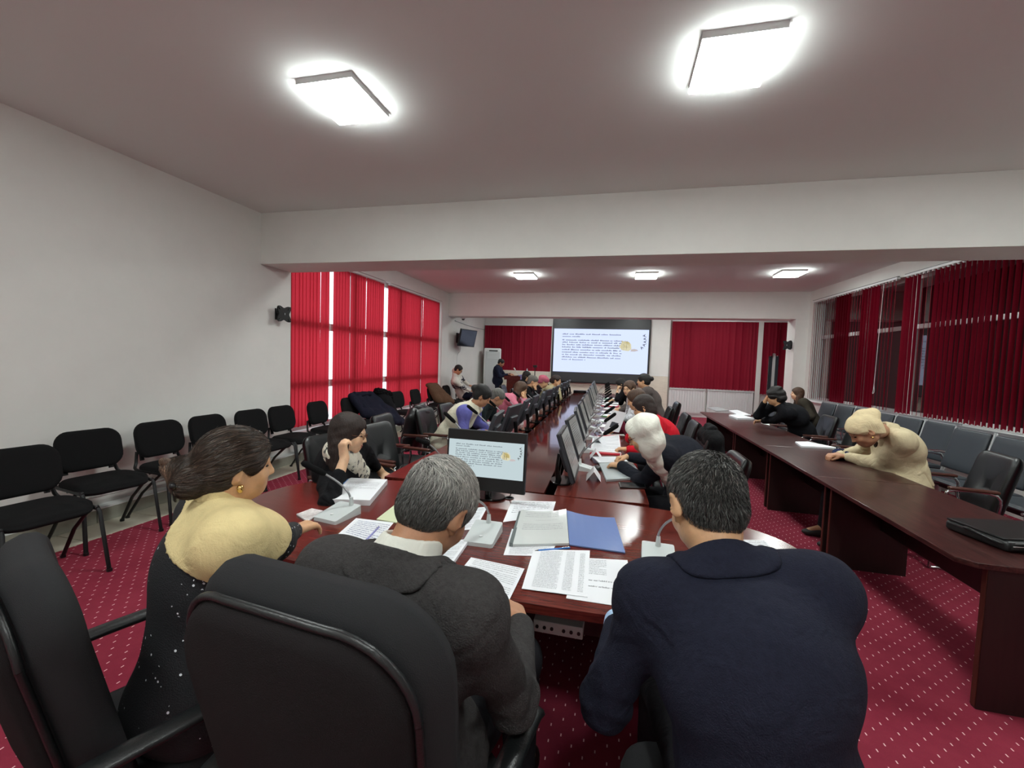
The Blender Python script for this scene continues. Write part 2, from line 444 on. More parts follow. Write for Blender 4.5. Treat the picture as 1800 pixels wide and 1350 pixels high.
# right window (added dark wall behind), crimson slats turned open
w2 = struct(rwall('window_2', 5.5, 11.36, 0.98, 1.04, 0.06, -0.12, M_FRAMEW))
for yy, hw in ((5.54, .04), (8.42, .075), (9.62, .035), (11.3, .05)):
    rwall('window_post', yy - hw, yy + hw, 1.04, 3.25, 0.07, -0.115, M_FRAMEW, w2)
for zz in (2.42, 3.22): rwall('window_transom', 5.5, 11.36, zz - 0.035, zz + 0.035, 0.06, -0.12, M_FRAMEW, w2)
pts = [5.58, 8.345, 8.495, 9.585, 9.655, 11.25]
for a, b in zip(pts[::2], pts[1::2]):
    for c, d in ((1.04, 2.385), (2.455, 3.185)): rwall('pane', a, b, c, d, 0.006, -0.145, M_GLASS, w2)
struct(rwall('trim_6', 5.5, 11.36, 0.95, 0.985, 0.3, 0.12, M_WHITE))
sr = slat_mesh('slat', 0.089, 2.2, M_BLIND_R)
for y0, y1, lab in ((8.52, 11.34, 'crimson vertical blind with open slats over the far half of the right window'),
                    (5.5, 8.36, 'crimson vertical blind over the near half of the right window')):
    t = thing('vertical_blind', lab, 'blind', RW(y0, 0.05, 0.99), math.atan(0.049), 'crimson blinds of the right window')
    L = y1 - y0
    box('headrail', (0, L / 2, 2.25), (0.055, L, 0.035), M_WHITE, t)
    box('rail_shade_strip', (0.0, L / 2, 2.275), (0.03, L, 0.012), M_BLACKP, t)  # black strip stands in for the shade above the headrail
    n = int(round(L / 0.088)); st = L / n
    for k in range(n):
        yy = (k + 0.5) * st; Y = y0 + yy
        o = link('slat', sl if False else sr, parent=t); o.location = (0, yy, 0.02)
        va = math.degrees(math.atan2(Y, 4.5)); a = math.radians(va - (31 if Y < 8.4 else 30) + rnd.uniform(-6, 6))
        if 10.35 < Y < 11.3: a = math.radians(va - 6 + rnd.uniform(-5, 5))
        if 9.45 < Y < 9.8: a = math.radians(va - 8 + rnd.uniform(-5, 5))
        if 8.5 < Y < 8.95: a = math.radians(va - 8 + rnd.uniform(-5, 5))
        if 7.75 < Y < 8.0: a = math.radians(va - 4)
        o.rotation_euler = (0, 0, a)
        h = link('hanger', HANG, parent=t) if 'HANG' in globals() else None
        if h is None:
            HANG = bpy.data.meshes.new('hanger'); b_ = bmesh.new(); add_box(b_, (0, 0, 0), (0.018, 0.03, 0.022)); b_.to_mesh(HANG); b_.free(); HANG.materials.append(M_WHITE)
            h = link('hanger', HANG, parent=t)
        h.location = (0, yy, 2.222)
        w_ = link('slat_weight', HANG, parent=t); w_.location = (0, yy, 0.022); w_.scale = (0.6, 0.6, 0.7)
    if y0 > 8:
        tube('pull_cord', [(-0.05, 0.28, 2.2), (-0.055, 0.3, 1.2), (-0.05, 0.33, 0.45), (-0.045, 0.36, 0.3), (-0.05, 0.31, 0.33), (-0.05, 0.33, 0.45)], 0.004, M_WHITE, t, n=5, smooth_pts=4)

# far wall: blinds, pilaster, wainscot, radiator covers, windows
sf = slat_mesh('slat', 0.1, 2.3, M_BLIND_R)
def far_blind(label, x0, x1, z0, z1, cut=None):
    t = thing('vertical_blind', label, 'blind', (x0, YB - 0.09, z0), 0, 'crimson blinds of the far wall')
    L = x1 - x0; box('headrail', (L / 2, 0, z1 - z0 + 0.02), (L, 0.05, 0.04), M_WHITE, t)
    n = int(round(L / 0.094)); st = L / n
    for k in range(n):
        xx = (k + 0.5) * st; o = link('slat', sf, parent=t); zz = 0.0
        if cut: zz = cut(x0 + xx) - z0 if cut(x0 + xx) else 0.0
        o.location = (xx, rnd.uniform(-0.012, 0.012), zz); o.scale = (1, 1, (z1 - z0 - zz) / 2.3); o.rotation_euler = (0, 0, rnd.uniform(-0.25, 0.25))
        w_ = link('slat_weight', HANG, parent=t); w_.location = (xx, -0.01, zz); w_.scale = (1.2, 0.5, 0.8)
    return t
far_blind('crimson vertical blind on the far wall behind the standing speaker', -4.7, -2.26, 0.3, 2.9)
far_blind('wide crimson vertical blind right of the projection screen', 1.74, 4.31, 0.94, 3.12)
def arch(x):
    u = (x - 4.79) / 0.16
    return 1.75 + 0.4 * math.sqrt(1 - u * u) if abs(u) < 1 else None
far_blind('narrow crimson blind with an arched cut-out at its foot', 4.45, 5.7, 0.85, 3.12, arch)
w3 = struct(bx('window_3', 4.45, 5.7, YB - 0.03, YB + 0.0, 0.85, 3.1, M_FRAMEW))
bx('pane', 4.68, 4.77, YB - 0.04, YB - 0.03, 0.95, 2.9, mat('dark_glass', srgb(60, 66, 72), 0.1), w3)
bx('pane', 4.86, 5.6, YB - 0.04, YB - 0.03, 0.95, 2.9, mat('dark_glass', srgb(60, 66, 72), 0.1), w3)
struct(bx('trim_7', 1.06, 1.68, YB - 0.12, YB, 1.32, CEIL, M_WALL))
wn = struct(bx('trim_8', -4.7, 1.68, YB - 0.135, YB - 0.01, 0.0, 1.3, M_WAINSCOT))
for k in range(8):
    for j in range(3):
        if k * 0.78 - 4.68 + 0.77 > 1.7: continue
        bx('wall_tile', -4.68 + k * 0.78 + 0.004, -4.68 + k * 0.78 + 0.776, YB - 0.145, YB - 0.134, 0.02 + j * 0.43, 0.02 + j * 0.43 + 0.422, M_WAINSCOT, wn, bev=0.003)
bx('cap_strip', 1.0, 1.69, YB - 0.15, YB - 0.1, 1.3, 1.325, M_WHITE, wn)
struct(bx('trim_9', 4.31, 4.45, YB - 0.1, YB, 0.0, CEIL, M_WALL))
for i, (a, b) in enumerate(((1.74, 2.86), (2.92, 4.28))):
    t = thing('radiator_cover', ('left' if i == 0 else 'right') + ' of the two ribbed white covers under the wide far blind', 'radiator', ((a + b) / 2, YB - 0.09, 0.1))
    box('panel', (0, 0.02, 0.4), (b - a, 0.05, 0.8), M_WHITE, t)
    n = int((b - a) / 0.075)
    for k in range(n): box('rib', (-(b - a) / 2 + (k + 0.5) * (b - a) / n, -0.018, 0.41), (0.045, 0.03, 0.74), M_WHITE, t)
    box('top_rail', (0, 0, 0.81), (b - a, 0.1, 0.03), M_WHITE, t)
struct(bx('baseboard_far', 1.7, 6.3, YB - 0.07, YB, 0.0, 0.1, M_WHITE))

# ceiling lamps
M_DIFF = emis('lamp_diffuser', (0.93, 1.0, 0.97, 1), LAMP_STRENGTH)
def lamp(x, yy, label):
    t = thing('ceiling_lamp', label, 'lamp', (x, yy, CEIL), 0, 'square ceiling lamps')
    box('mount', (0, 0, -0.020), (0.432, 0.482, 0.040), M_WHITE, t)
    bm = bmesh.new(); add_box(bm, (0, 0, -0.050), (0.43, 0.48, 0.02), bev=0.009, seg=3)
    from_bm('diffuser', bm, M_DIFF, t, smooth=True, sharp=50)
lamp(-2.0, 2.82, 'square white ceiling lamp nearest the left wall, in front of the near beam')
lamp(0.6, 2.9, 'large square white ceiling lamp at the top right of the picture')
lamp(3.2, 2.9, 'square white ceiling lamp near the right wall, in front of the near beam')
lamp(-2.0, 9.17, 'leftmost square lamp between the two ceiling beams')
lamp(0.52, 9.3, 'middle square lamp between the two ceiling beams')
lamp(3.14, 9.28, 'rightmost square lamp between the two ceiling beams')
lamp(-2.0, 6.1, 'square ceiling lamp left of centre just behind the near beam')  # extra row at the lamp spacing, hidden by the beam, added to brighten the room
lamp(0.55, 6.1, 'square ceiling lamp at the centre just behind the near beam')
lamp(3.15, 6.1, 'square ceiling lamp right of centre just behind the near beam')
lamp(-2.0, -0.45, 'square ceiling lamp behind the camera on the left')  # out-of-view pair added for more light on walls and ceiling
lamp(0.6, -0.45, 'square ceiling lamp behind the camera on the right')
for x in (-2.0, 0.55, 3.1):
    lamp(x, 13.4, {-2.0: 'square lamp above the lectern beyond the far beam', 0.55: 'square lamp in front of the projection screen', 3.1: 'square lamp beyond the far beam by the wide blind'}[x])
# wall fittings
def bracket(label, loc, rz):
    t = thing('tv_bracket', label, 'bracket', loc, rz)
    box('wall_plate', (0, 0.01, 0), (0.09, 0.02, 0.16), M_BLACKM, t, bev=0.004)
    tube('arm', [(0, 0.02, 0), (0.05, 0.07, 0), (0.0, 0.12, 0)], 0.016, M_BLACKM, t)
    bm = bmesh.new()
    out = []
    for k in range(48):
        a = 2 * PI * k / 48; r = 0.085 + 0.06 * abs(math.cos(2 * (a - PI / 4))) ** 2.5; out.append((r * math.cos(a), r * math.sin(a)))
    A = [bm.verts.new((p[0], 0.12, p[1])) for p in out]; B = [bm.verts.new((p[0], 0.135, p[1])) for p in out]
    bm.faces.new(A); bm.faces.new(B[::-1])
    for k in range(48): bm.faces.new((A[k], A[(k + 1) % 48], B[(k + 1) % 48], B[k]))
    from_bm('vesa_plate', bm, M_BLACKM, t)
    box('centre_bolt', (0, 0.14, 0), (0.012, 0.012, 0.03), M_CHROME, t)
    for sx in (-1, 1):
        for sz in (-1, 1): box('mount_slot', (sx * 0.085, 0.137, sz * 0.085), (0.05, 0.02, 0.016), M_BLACKP, t, rot=Matrix.Rotation(-sx * sz * PI / 4, 3, 'Y'))
bracket('black empty screen bracket on the bare left wall', (XL, 5.2, 2.2), -PI / 2 - 0.12)
bracket('black empty screen bracket on the right column beyond the far beam', (4.12, 11.75, 2.25), PI / 2 + 0.5)
# wall television on the far left wall
tv = thing('wall_television', 'small dark flat television tilted on an arm on the far left wall', 'television', (XL, 12.35, 2.28), -PI / 2)
box('wall_plate', (0, 0.02, 0), (0.2, 0.04, 0.3), M_BLACKM, tv)
tube('arm', [(0, 0.04, 0), (0.1, 0.18, 0), (0.05, 0.3, 0.0)], 0.025, M_BLACKM, tv)
R_ = Matrix.Rotation(math.radians(-14), 3, 'Z') @ Matrix.Rotation(math.radians(-12), 3, 'X')
box('casing', (0.1, 0.36, 0), (0.86, 0.05, 0.52), M_BLACKP, tv, rot=R_, bev=0.008)
c_ = Vector((0.1, 0.36, 0)) + R_ @ Vector((0, 0.028, 0)); box('display', c_, (0.81, 0.004, 0.47), M_BLACKG, tv, rot=R_)
tube('cable', [(0.0, 0.1, -0.2), (0.05, 0.12, -0.4), (0.02, 0.02, -0.55), (0.02, 0.01, -1.3)], 0.008, M_WHITE, tv, smooth_pts=5, n=5)
dc = thing('dome_camera', 'small white dome camera under the far beam beside the left wall', 'camera', (-4.45, 12.0, 2.87))
lathe('housing', [(0.07, 0), (0.07, -0.03), (0.055, -0.045), (0, -0.045)], M_WHITE, dc); lathe('dome', [(0.045, -0.04), (0.04, -0.065), (0.02, -0.083), (0, -0.088)], M_BLACKG, dc)
ch = tag(tube('cable_conduit', [(XL + 0.01, 12.1, 2.78), (XL + 0.01, 13.2, 2.74), (XL + 0.01, 15.0, 2.74)], 0.014, M_GREYP, n=6), 'thin grey conduit running along the top of the far left wall', 'conduit')
# radiator under the left wall
rd = thing('radiator', 'white sectional radiator on the bare left wall behind the black chairs', 'radiator', (XL + 0.02, 1.75, 0.2))
for k in range(9):
    bm = bmesh.new(); add_box(bm, (0.055, (k - 4) * 0.082, 0.31), (0.085, 0.074, 0.6), bev=0.014, seg=3); add_box(bm, (0.1, (k - 4) * 0.082, 0.31), (0.012, 0.07, 0.5), bev=0.004)
    from_bm('section', bm, M_WHITE, rd, smooth=True, sharp=50)
tube('inlet_pipe', [(0.05, 0.37, 0.06), (0.05, 0.5, 0.05), (0.05, 0.9, 0.05), (0.05, 2.8, 0.03)], 0.014, M_WHITE, rd)
# ------------------------------------------------------------------ tables
TT = 0.75
SL = 0.024                                 # the long table runs 1.4 degrees off the room's axis
def TP(s, yy): return (s - SL * (yy - 2.85), yy)
head = thing('conference_table', 'rounded mahogany head section of the conference table nearest the camera', 'table', (-0.6, 2.18, 0))
def sup(t, a, b, n):
    c, s_ = math.cos(t), math.sin(t)
    return (math.copysign(abs(c) ** (2 / n), c) * a, math.copysign(abs(s_) ** (2 / n), s_) * b)
prism('tabletop', [sup(2 * PI * k / 96, 1.55, 0.66, 3.0) for k in range(96)], 0.715, TT, M_MAHOGX, head, bev=0.004)
box('apron', (0, -0.36, 0.6), (2.3, 0.022, 0.23), M_WENGE2, head)
box('modesty_panel', (0, 0.42, 0.36), (2.3, 0.022, 0.71), M_WENGE2, head)
for sx in (-1, 1): box('side_panel', (sx * 1.12, 0.03, 0.357), (0.03, 0.76, 0.715), M_WENGE2, head)
sk = thing('socket_strip', 'white row of power sockets fixed under the front edge of the head table', 'socket', (-0.18, 1.69, 0.575))
box('housing', (0, 0.055, 0), (0.2, 0.15, 0.05), M_WHITE, sk, bev=0.004)
for k in range(6): tube('socket_hole', [(-0.075 + k * 0.03 + (0.015 if k > 2 else -0.015) * 0.6, -0.018, 0), (-0.075 + k * 0.03 + (0.015 if k > 2 else -0.015) * 0.6, -0.025, 0)], 0.007, M_BLACKP, sk)
NSEG = 6; Y0, Y1 = 2.86, 13.25; SEG = (Y1 - Y0) / NSEG
def wing(label, s0, s1, i, inner):
    yc = Y0 + (i + 0.5) * SEG; w = s1 - s0; c = TP((s0 + s1) / 2, yc)
    t = thing('conference_table', label, 'table', (c[0], c[1], 0), SL)
    box('tabletop', (0, 0, TT - 0.0175), (w, SEG - 0.004, 0.035), M_MAHOG, t, bev=0.003)
    for e in (-1, 1): box('side_panel', (0, e * (SEG / 2 - 0.06), 0.357), (w - 0.12, 0.03, 0.714), M_WENGE2, t)
    box('modesty_panel', (inner * (w / 2 - 0.05), 0, 0.4), (0.02, SEG - 0.15, 0.63), M_WENGE2, t)
for i in range(NSEG):
    wing(f'{ordinal(i)} mahogany table section from the head on the right side of the conference table', -0.37, 0.25, i, -1)
    wing(f'{ordinal(i)} mahogany table section from the head on the left side of the conference table', -1.65, -1.04, i, 1)
    yc = Y0 + (i + 0.5) * SEG; c = TP(-0.705, yc)
    t = thing('table_infill', f'{ordinal(i)} glossy centre panel from the head between the monitor rows', 'table panel', (c[0], c[1], 0), SL)
    box('panel', (0, 0, TT - 0.0125), (0.53, SEG - 0.004, 0.025), M_CENTRE, t, bev=0.002)
    for e in (-1, 1): box('support', (0, e * (SEG / 2 - 0.1), 0.3625), (0.4, 0.03, 0.725), M_WENGE2, t)
# long dark desk on the right
segs = [(2.5, 4.14), (4.146, 5.6), (5.606, 7.12), (7.126, 9.25)]
for i, (a, b) in enumerate(segs):
    t = thing('side_desk', ['dark wenge desk section at the near end of the row, under the bag',
                            'dark wenge desk section where the woman in the beige coat leans',
                            'dark wenge desk section in the middle of the right-hand row, empty on top',
                            'dark wenge desk section at the far end of the right-hand row'][i], 'desk', (2.08, (a + b) / 2, 0))
    L = b - a
    pts_ = [(-0.395, -L / 2), (0.4, -L / 2), (0.4, L / 2), (-0.395, L / 2)]
    if i == 0: pts_ = [(-0.395, -L / 2 + 0.06), (-0.335, -L / 2), (0.43, -L / 2), (0.4, L / 2), (-0.395, L / 2)]
    prism('tabletop', pts_, 0.722, TT, M_WENGE, t, bev=0.003)
    for e in (-1, 1): box('side_panel', (0.01, e * (L / 2 - 0.05), 0.361), (0.56, 0.03, 0.722), M_WENGE2, t)
    box('modesty_panel', (0.1, 0, 0.54), (0.02, L - 0.13, 0.36), M_WENGE2, t)
    for e in (-1, 1): box('edge_trim', (-0.272, e * (L / 2 - 0.05), 0.361), (0.006, 0.026, 0.7), M_BROWNARM, t)

# ------------------------------------------------------------------ chairs
def rotx(a): return Matrix.Rotation(a, 3, 'X')
def make_iso():
    t = thing('visitor_chair', 'x', 'chair')
    def wb(x, yv, z):                                       # backrest bend and tilt
        yv = yv + 0.35 * x * x * -1 + 0.06 * (0.5 - abs(z) * 2) * 0
        v = rotx(math.radians(12)) @ Vector((x, -yv, z)); return (v.x, v.y - 0.225, v.z + 0.70)
    cushion('backrest', 0.50, 0.33, 0.11, 0.055, M_FABRIC, t, crown=0.004, warp=wb)
    def ws(x, yv, z): return (x, z + 0.0, 0.465 + yv + 0.02 * (z > 0.14) * -1)
    cushion('seat', 0.54, 0.44, 0.13, 0.065, M_FABRIC, t, crown=0.008, warp=ws)
    for s in (-1, 1):
        lf = tube('leg', [(s * 0.262, 0.17, 0.455), (s * 0.266, 0.2, 0.42), (s * 0.285, 0.26, 0.012)], 0.016, M_BLACKM, t, ell=0.65)
        lb = tube('leg', [(s * 0.262, 0.1, 0.43), (s * 0.268, -0.1, 0.25), (s * 0.28, -0.27, 0.012)], 0.016, M_BLACKM, t, ell=0.65)
        tube('seat_frame', [(s * 0.262, 0.19, 0.44), (s * 0.262, 0.0, 0.445), (s * 0.255, -0.19, 0.45), (s * 0.22, -0.235, 0.5), (s * 0.2, -0.25, 0.6)], 0.014, M_BLACKM, t, smooth_pts=3)
        tube('foot_cap', [(s * 0.285, 0.26, 0.02), (s * 0.2855, 0.261, 0.0)], 0.019, M_BLACKP, lf)
        tube('foot_cap', [(s * 0.28, -0.27, 0.02), (s * 0.2802, -0.271, 0.0)], 0.019, M_BLACKP, lb)
        box('back_bracket', (s * 0.17, -0.232, 0.565), (0.03, 0.02, 0.1), M_BLACKM, t, rot=rotx(math.radians(12)))
    tube('crossbar', [(-0.262, -0.02, 0.435), (0.262, -0.02, 0.435)], 0.012, M_BLACKM, t)
    return t
iso = make_iso()
iso_used = []
iso_pix = [((40, 815), 'closest to the camera, partly cut off by the picture edge'), ((145, 770), 'in front of the white radiator'), ((275, 745), 'third from the camera along the white wall'),
           ((363, 738), 'fourth from the camera along the white wall'), ((437, 727), 'fifth from the camera along the white wall'), ((492, 719), 'last before the left window'),
           ((556, 711), 'first in front of the red window blind'), ((612, 703), 'just left of the dark coats'), ((655, 697), 'buried under the dark coats'), ((696, 692), 'just right of the dark coats'),
           ((728, 688), 'second right of the dark coats'), ((757, 683), 'under the brown coat'), ((783, 678), 'beside the end of the red window blind'), ((806, 676), 'under the man in the patterned sweater')]
ISO_Y = []
for i, ((px, py), lab) in enumerate(iso_pix):
    P = onX(px, py, -4.5)
    o = iso if not iso_used else copy_tree(iso)
    iso_used.append(o); ISO_Y.append(P[1])
    o.location = (-4.24, P[1], 0.0) if i else (-3.86, 2.06, 0)
    o.rotation_euler = (0, 0, -PI / 2 + [-0.1, -0.12, -0.02, 0.05, -0.03, 0.02, 0.06, 0.0, 0.03, -0.04, 0.02, 0.0, 0.02, 0.0][i]); o.scale = (0.93, 1.06, 1.06)
    tag(o, 'black fabric visitor chair ' + lab, 'chair', 'black chairs along the left wall')

def make_armchair():
    t = thing('leather_armchair', 'x', 'chair')
    def wb(x, yv, z):
        dent = 0.022 * math.exp(-((z + 0.045) / 0.028) ** 2) * max(0, 1 - (x / 0.13) ** 4)
        bulge = 0.018 * math.exp(-((z + 0.14) / 0.09) ** 2)
        if yv > 0: yv += bulge - dent
        yv += 0.9 * x * x * 0.7
        v = rotx(math.radians(13)) @ Vector((x, yv, z)); return (v.x, v.y - 0.22, v.z + 0.69)
    bk = cushion('backrest', 0.47, 0.52, 0.07, 0.075, M_LEATHER, t, crown=0.012, warp=wb, inner=9, n=6)
    def ws(x, yv, z): return (x, z + 0.01, 0.44 + yv)
    cushion('seat', 0.48, 0.47, 0.07, 0.09, M_LEATHER, t, crown=0.012, warp=ws)
    for s in (-1, 1):
        sp_ = tube('arm_support', [(s * 0.24, -0.16, 0.43), (s * 0.275, -0.12, 0.5), (s * 0.28, -0.1, 0.655), (s * 0.28, 0.16, 0.665), (s * 0.28, 0.2, 0.6), (s * 0.25, 0.16, 0.43)], 0.011, M_CHROME, t, smooth_pts=4)
        box('armrest', (s * 0.28, 0.04, 0.682), (0.05, 0.3, 0.024), M_BROWNARM, sp_, bev=0.01)
        tube('sled_frame', [(s * 0.22, -0.18, 0.4), (s * 0.24, -0.22, 0.25), (s * 0.25, -0.25, 0.04), (s * 0.25, -0.2, 0.014), (s * 0.25, 0.2, 0.014), (s * 0.25, 0.25, 0.04), (s * 0.22, 0.18, 0.4)], 0.013, M_CHROME, t, smooth_pts=4)
    for yv in (-0.19, 0.19): tube('crossbar', [(-0.22, yv, 0.39), (0.22, yv, 0.39)], 0.01, M_CHROME, t)
    return t
arm0 = make_armchair(); arm_n = [0]
def armchair(x, yy, rz, label, group='black leather conference armchairs', sc=1.05):
    o = arm0 if arm_n[0] == 0 else copy_tree(arm0); arm_n[0] += 1
    o.location = (x, yy, 0); o.rotation_euler = (0, 0, rz); o.scale = (sc, sc, sc)
    tag(o, label, 'chair', group)
    return o
# along the left of the conference table (facing +X)
A = -PI / 2
armchair(-2.05, 3.02, A - 0.2, 'black leather armchair of the woman in the white patterned scarf')
armchair(-2.02, 3.7, A - 0.12, 'empty black leather armchair right beside the woman with the scarf')
armchair(-2.3, 4.36, A + 0.1, 'empty black leather armchair pushed back, second from the woman with the scarf')
armchair(-2.14, 5.1, A, 'black leather armchair of the woman in the cream vest')
armchair(-2.14, 5.82, A, 'black leather armchair of the man in the dark green jacket')
armchair(-2.16, 7.28, A, 'black leather armchair of the woman in the pink jacket')
armchair(-2.18, 8.4, A, 'black leather armchair of the woman in the grey cap')
armchair(-2.2, 9.22, A, 'black leather armchair of the woman in the pink turban')
armchair(-2.1, 9.95, A, 'black leather armchair of the woman in the khaki jacket')
armchair(-2.66, 11.0, A, 'black leather armchair set back behind the left row near its far end')
# along the right of the conference table (facing -X)
B = PI / 2
armchair(0.68, 3.55, B, 'black leather armchair of the woman in the white headscarf')
armchair(0.66, 4.62, B, 'black leather armchair with a black jacket on its back')
armchair(0.7, 5.52, B, 'black leather armchair of the brown-haired woman with the sheet of paper')
armchair(0.72, 6.36, B, 'black leather armchair third behind the white headscarf')
armchair(0.86, 8.3, B, 'black leather armchair of the woman with the dark hair bun')
armchair(0.62, 7.24, B, 'black leather armchair of the woman in glasses')
armchair(0.55, 10.4, B, 'black leather armchair of the woman resting her head on her hand')
# along the right-hand desk (facing -X)
armchair(2.98, 3.15, B - 0.1, 'empty black leather armchair at the near end of the right-hand desk')
armchair(2.98, 4.55, B - 0.15, 'black leather armchair of the woman in the beige coat')
armchair(2.85, 5.62, B, 'empty black leather armchair behind the white laptop on the desk')
armchair(2.88, 6.45, B, 'empty black leather armchair between the beige coat and the man in black')
armchair(2.86, 7.25, B, 'black leather armchair of the man in the black sweater')
armchair(2.75, 8.3, B, 'black leather armchair with a black jacket over it at the far end of the desk')
armchair(2.72, 9.15, B + 0.15, 'farthest black leather armchair beyond the end of the dark desk')

# three-seat benches along the right wall
def make_bench():
    t = thing('beam_bench', 'x', 'bench')
    for k in range(3):
        x = (k - 1) * 0.56
        def wb(px, yv, pz, x=x): v = rotx(math.radians(14)) @ Vector((px, yv, pz)); return (v.x + x, v.y - 0.24, v.z + 0.74)
        cushion('back_pad', 0.50, 0.50, 0.02, 0.045, M_LEATHERG, t, warp=wb, inner=3, n=3)
        def ws(px, yv, pz, x=x): return (px + x, pz + 0.03, 0.43 + yv + 0.05 * (pz + 0.2))
        cushion('seat_pad', 0.50, 0.46, 0.02, 0.05, M_LEATHERG, t, warp=ws, inner=3, n=3)
        for s in (-1, 1):
            tube('side_frame', [(x + s * 0.265, 0.27, 0.42), (x + s * 0.265, -0.17, 0.4), (x + s * 0.265, -0.2, 0.45), (x + s * 0.265, -0.315, 1.0)], 0.013, M_ALU, t)
        box('top_rail', (x, -0.318, 1.0), (0.54, 0.02, 0.025), M_ALU, t)
    box('beam', (0, -0.02, 0.34), (1.7, 0.06, 0.06), M_BLACKM, t)
    for s in (-1, 1):
        tube('leg', [(s * 0.55, 0.0, 0.32), (s * 0.55, 0.0, 0.06)], 0.03, M_ALU, t)
        tube('foot_bar', [(s * 0.55, -0.25, 0.018), (s * 0.55, -0.1, 0.05), (s * 0.55, 0.1, 0.05), (s * 0.55, 0.27, 0.018)], 0.018, M_ALU, t)
        tube('armrest', [(s * 0.86, -0.22, 0.45), (s * 0.86, -0.2, 0.64), (s * 0.86, 0.15, 0.65), (s * 0.86, 0.2, 0.6), (s * 0.86, 0.17, 0.4)], 0.016, M_CHROME, t, smooth_pts=3)
    return t
bench = make_bench()
for i, (x, yy, rz, lab) in enumerate(((4.0, 9.42, 0.06, 'grey-blue three-seat bench at the far end of the right window'), (3.98, 7.55, 0.06, 'grey-blue three-seat bench behind the beige turban'),
                                      (3.86, 5.62, 0.02, 'grey-blue three-seat bench nearest the camera under the right window'), (3.75, 3.6, 0.02, 'grey-blue three-seat bench cut off by the right picture edge'))):
    o = bench if i == 0 else copy_tree(bench)
    o.location = (x, yy, 0); o.rotation_euler = (0, 0, PI / 2 + rz); o.scale = (1.04, 1.04, 1.02)
    tag(o, lab, 'bench', 'three-seat benches under the right window')

# big office chairs of the front row
M_EXECF = mat('dark_grey_chair_cloth', srgb(40, 40, 42), 0.85, bump=0.25, bscale=500, spec=0.2)
M_EXECB = mat('black_chair_back_cloth', srgb(30, 27, 28), 0.9, bump=0.3, bscale=500, spec=0.15)
def exec_chair(label, loc, rz, tilt=12, bw=0.54, btop=1.13, arms=True):
    t = thing('office_chair', label, 'chair', loc, rz)
    hh = btop - 0.42
    def taper(x, z): return x * (1.0 - 0.10 * (0.5 - z / hh) * (z < 0) - 0.07 * max(0, z / hh) ** 2)
    def place(v): v = rotx(math.radians(tilt)) @ Vector(v); return (v.x, v.y - 0.24, v.z + 0.42 + hh / 2)
    def wf(x, yv, z):
        s = z / (hh / 2)
        return place((taper(x, z), yv + 0.035 + 0.5 * x * x + 0.03 * s * s, z))
    cushion('cushion', bw, hh, 0.17, 0.105, M_EXECF, t, crown=0.015, warp=wf, inner=6, n=8, edge=0.05)
    def wsl(x, yv, z):
        s = z / (hh / 2)
        return place((taper(x, z), yv - 0.03 + 0.5 * x * x + 0.03 * s * s, z))
    cushion('back_shell', bw - 0.07, hh - 0.07, 0.15, 0.05, M_EXECB, t, crown=0.008, warp=wsl, inner=6, n=8)
    ring = [wsl(px * 1.006, -0.0, pz * 1.006) for px, pz in rrect(bw - 0.06, hh - 0.06, 0.155, 8)]
    bm = bmesh.new(); add_tube(bm, ring + [ring[0]], 0.0085, 6, caps=False); from_bm('piping', bm, M_LEATHER, t, smooth=True)
    def ws(x, yv, z): return (x, z + 0.03, 0.47 + yv)
    cushion('seat', 0.52, 0.5, 0.1, 0.11, M_EXECF, t, crown=0.015, warp=ws)
    for s in ((-1, 1) if arms else ()):
        tube('arm_support', [(s * 0.25, 0.12, 0.42), (s * 0.31, 0.12, 0.44), (s * 0.325, 0.1, 0.55), (s * 0.32, 0.08, 0.66)], 0.018, M_BLACKP, t, smooth_pts=3)
        bm = bmesh.new(); add_tube(bm, spline([(s * 0.325, 0.26, 0.665), (s * 0.325, 0.2, 0.69), (s * 0.32, 0.0, 0.695), (s * 0.31, -0.2, 0.685), (s * 0.29, -0.28, 0.665)], 4), 0.032, 10, ell=0.5)
        from_bm('armrest', bm, M_LEATHER, t, smooth=True)
    tube('gas_column', [(0, 0, 0.42), (0, 0, 0.1)], 0.03, M_BLACKP, t, n=12)
    for k in range(5):
        a = 2 * PI * k / 5
        tube('base_arm', [(0.02 * math.cos(a), 0.02 * math.sin(a), 0.12), (0.32 * math.cos(a), 0.32 * math.sin(a), 0.075)], 0.022, M_BLACKP, t)
        tube('caster', [(0.31 * math.cos(a) - 0.02 * math.sin(a), 0.31 * math.sin(a) + 0.02 * math.cos(a), 0.028), (0.31 * math.cos(a) + 0.02 * math.sin(a), 0.31 * math.sin(a) - 0.02 * math.cos(a), 0.028)], 0.028, M_BLACKP, t, n=12)
    return t
exec_chair('black office chair in front of the grey-suited man, seen from behind', (-0.53, 0.92, 0), math.radians(-6), bw=0.60, btop=1.23)
exec_chair('black office chair at the lower left corner, under the woman in yellow', (-1.33, 0.96, 0), math.radians(-24))
exec_chair('black office chair hidden behind the man in the navy suit', (0.33, 1.06, 0), math.radians(2), btop=0.8, bw=0.44, arms=False)
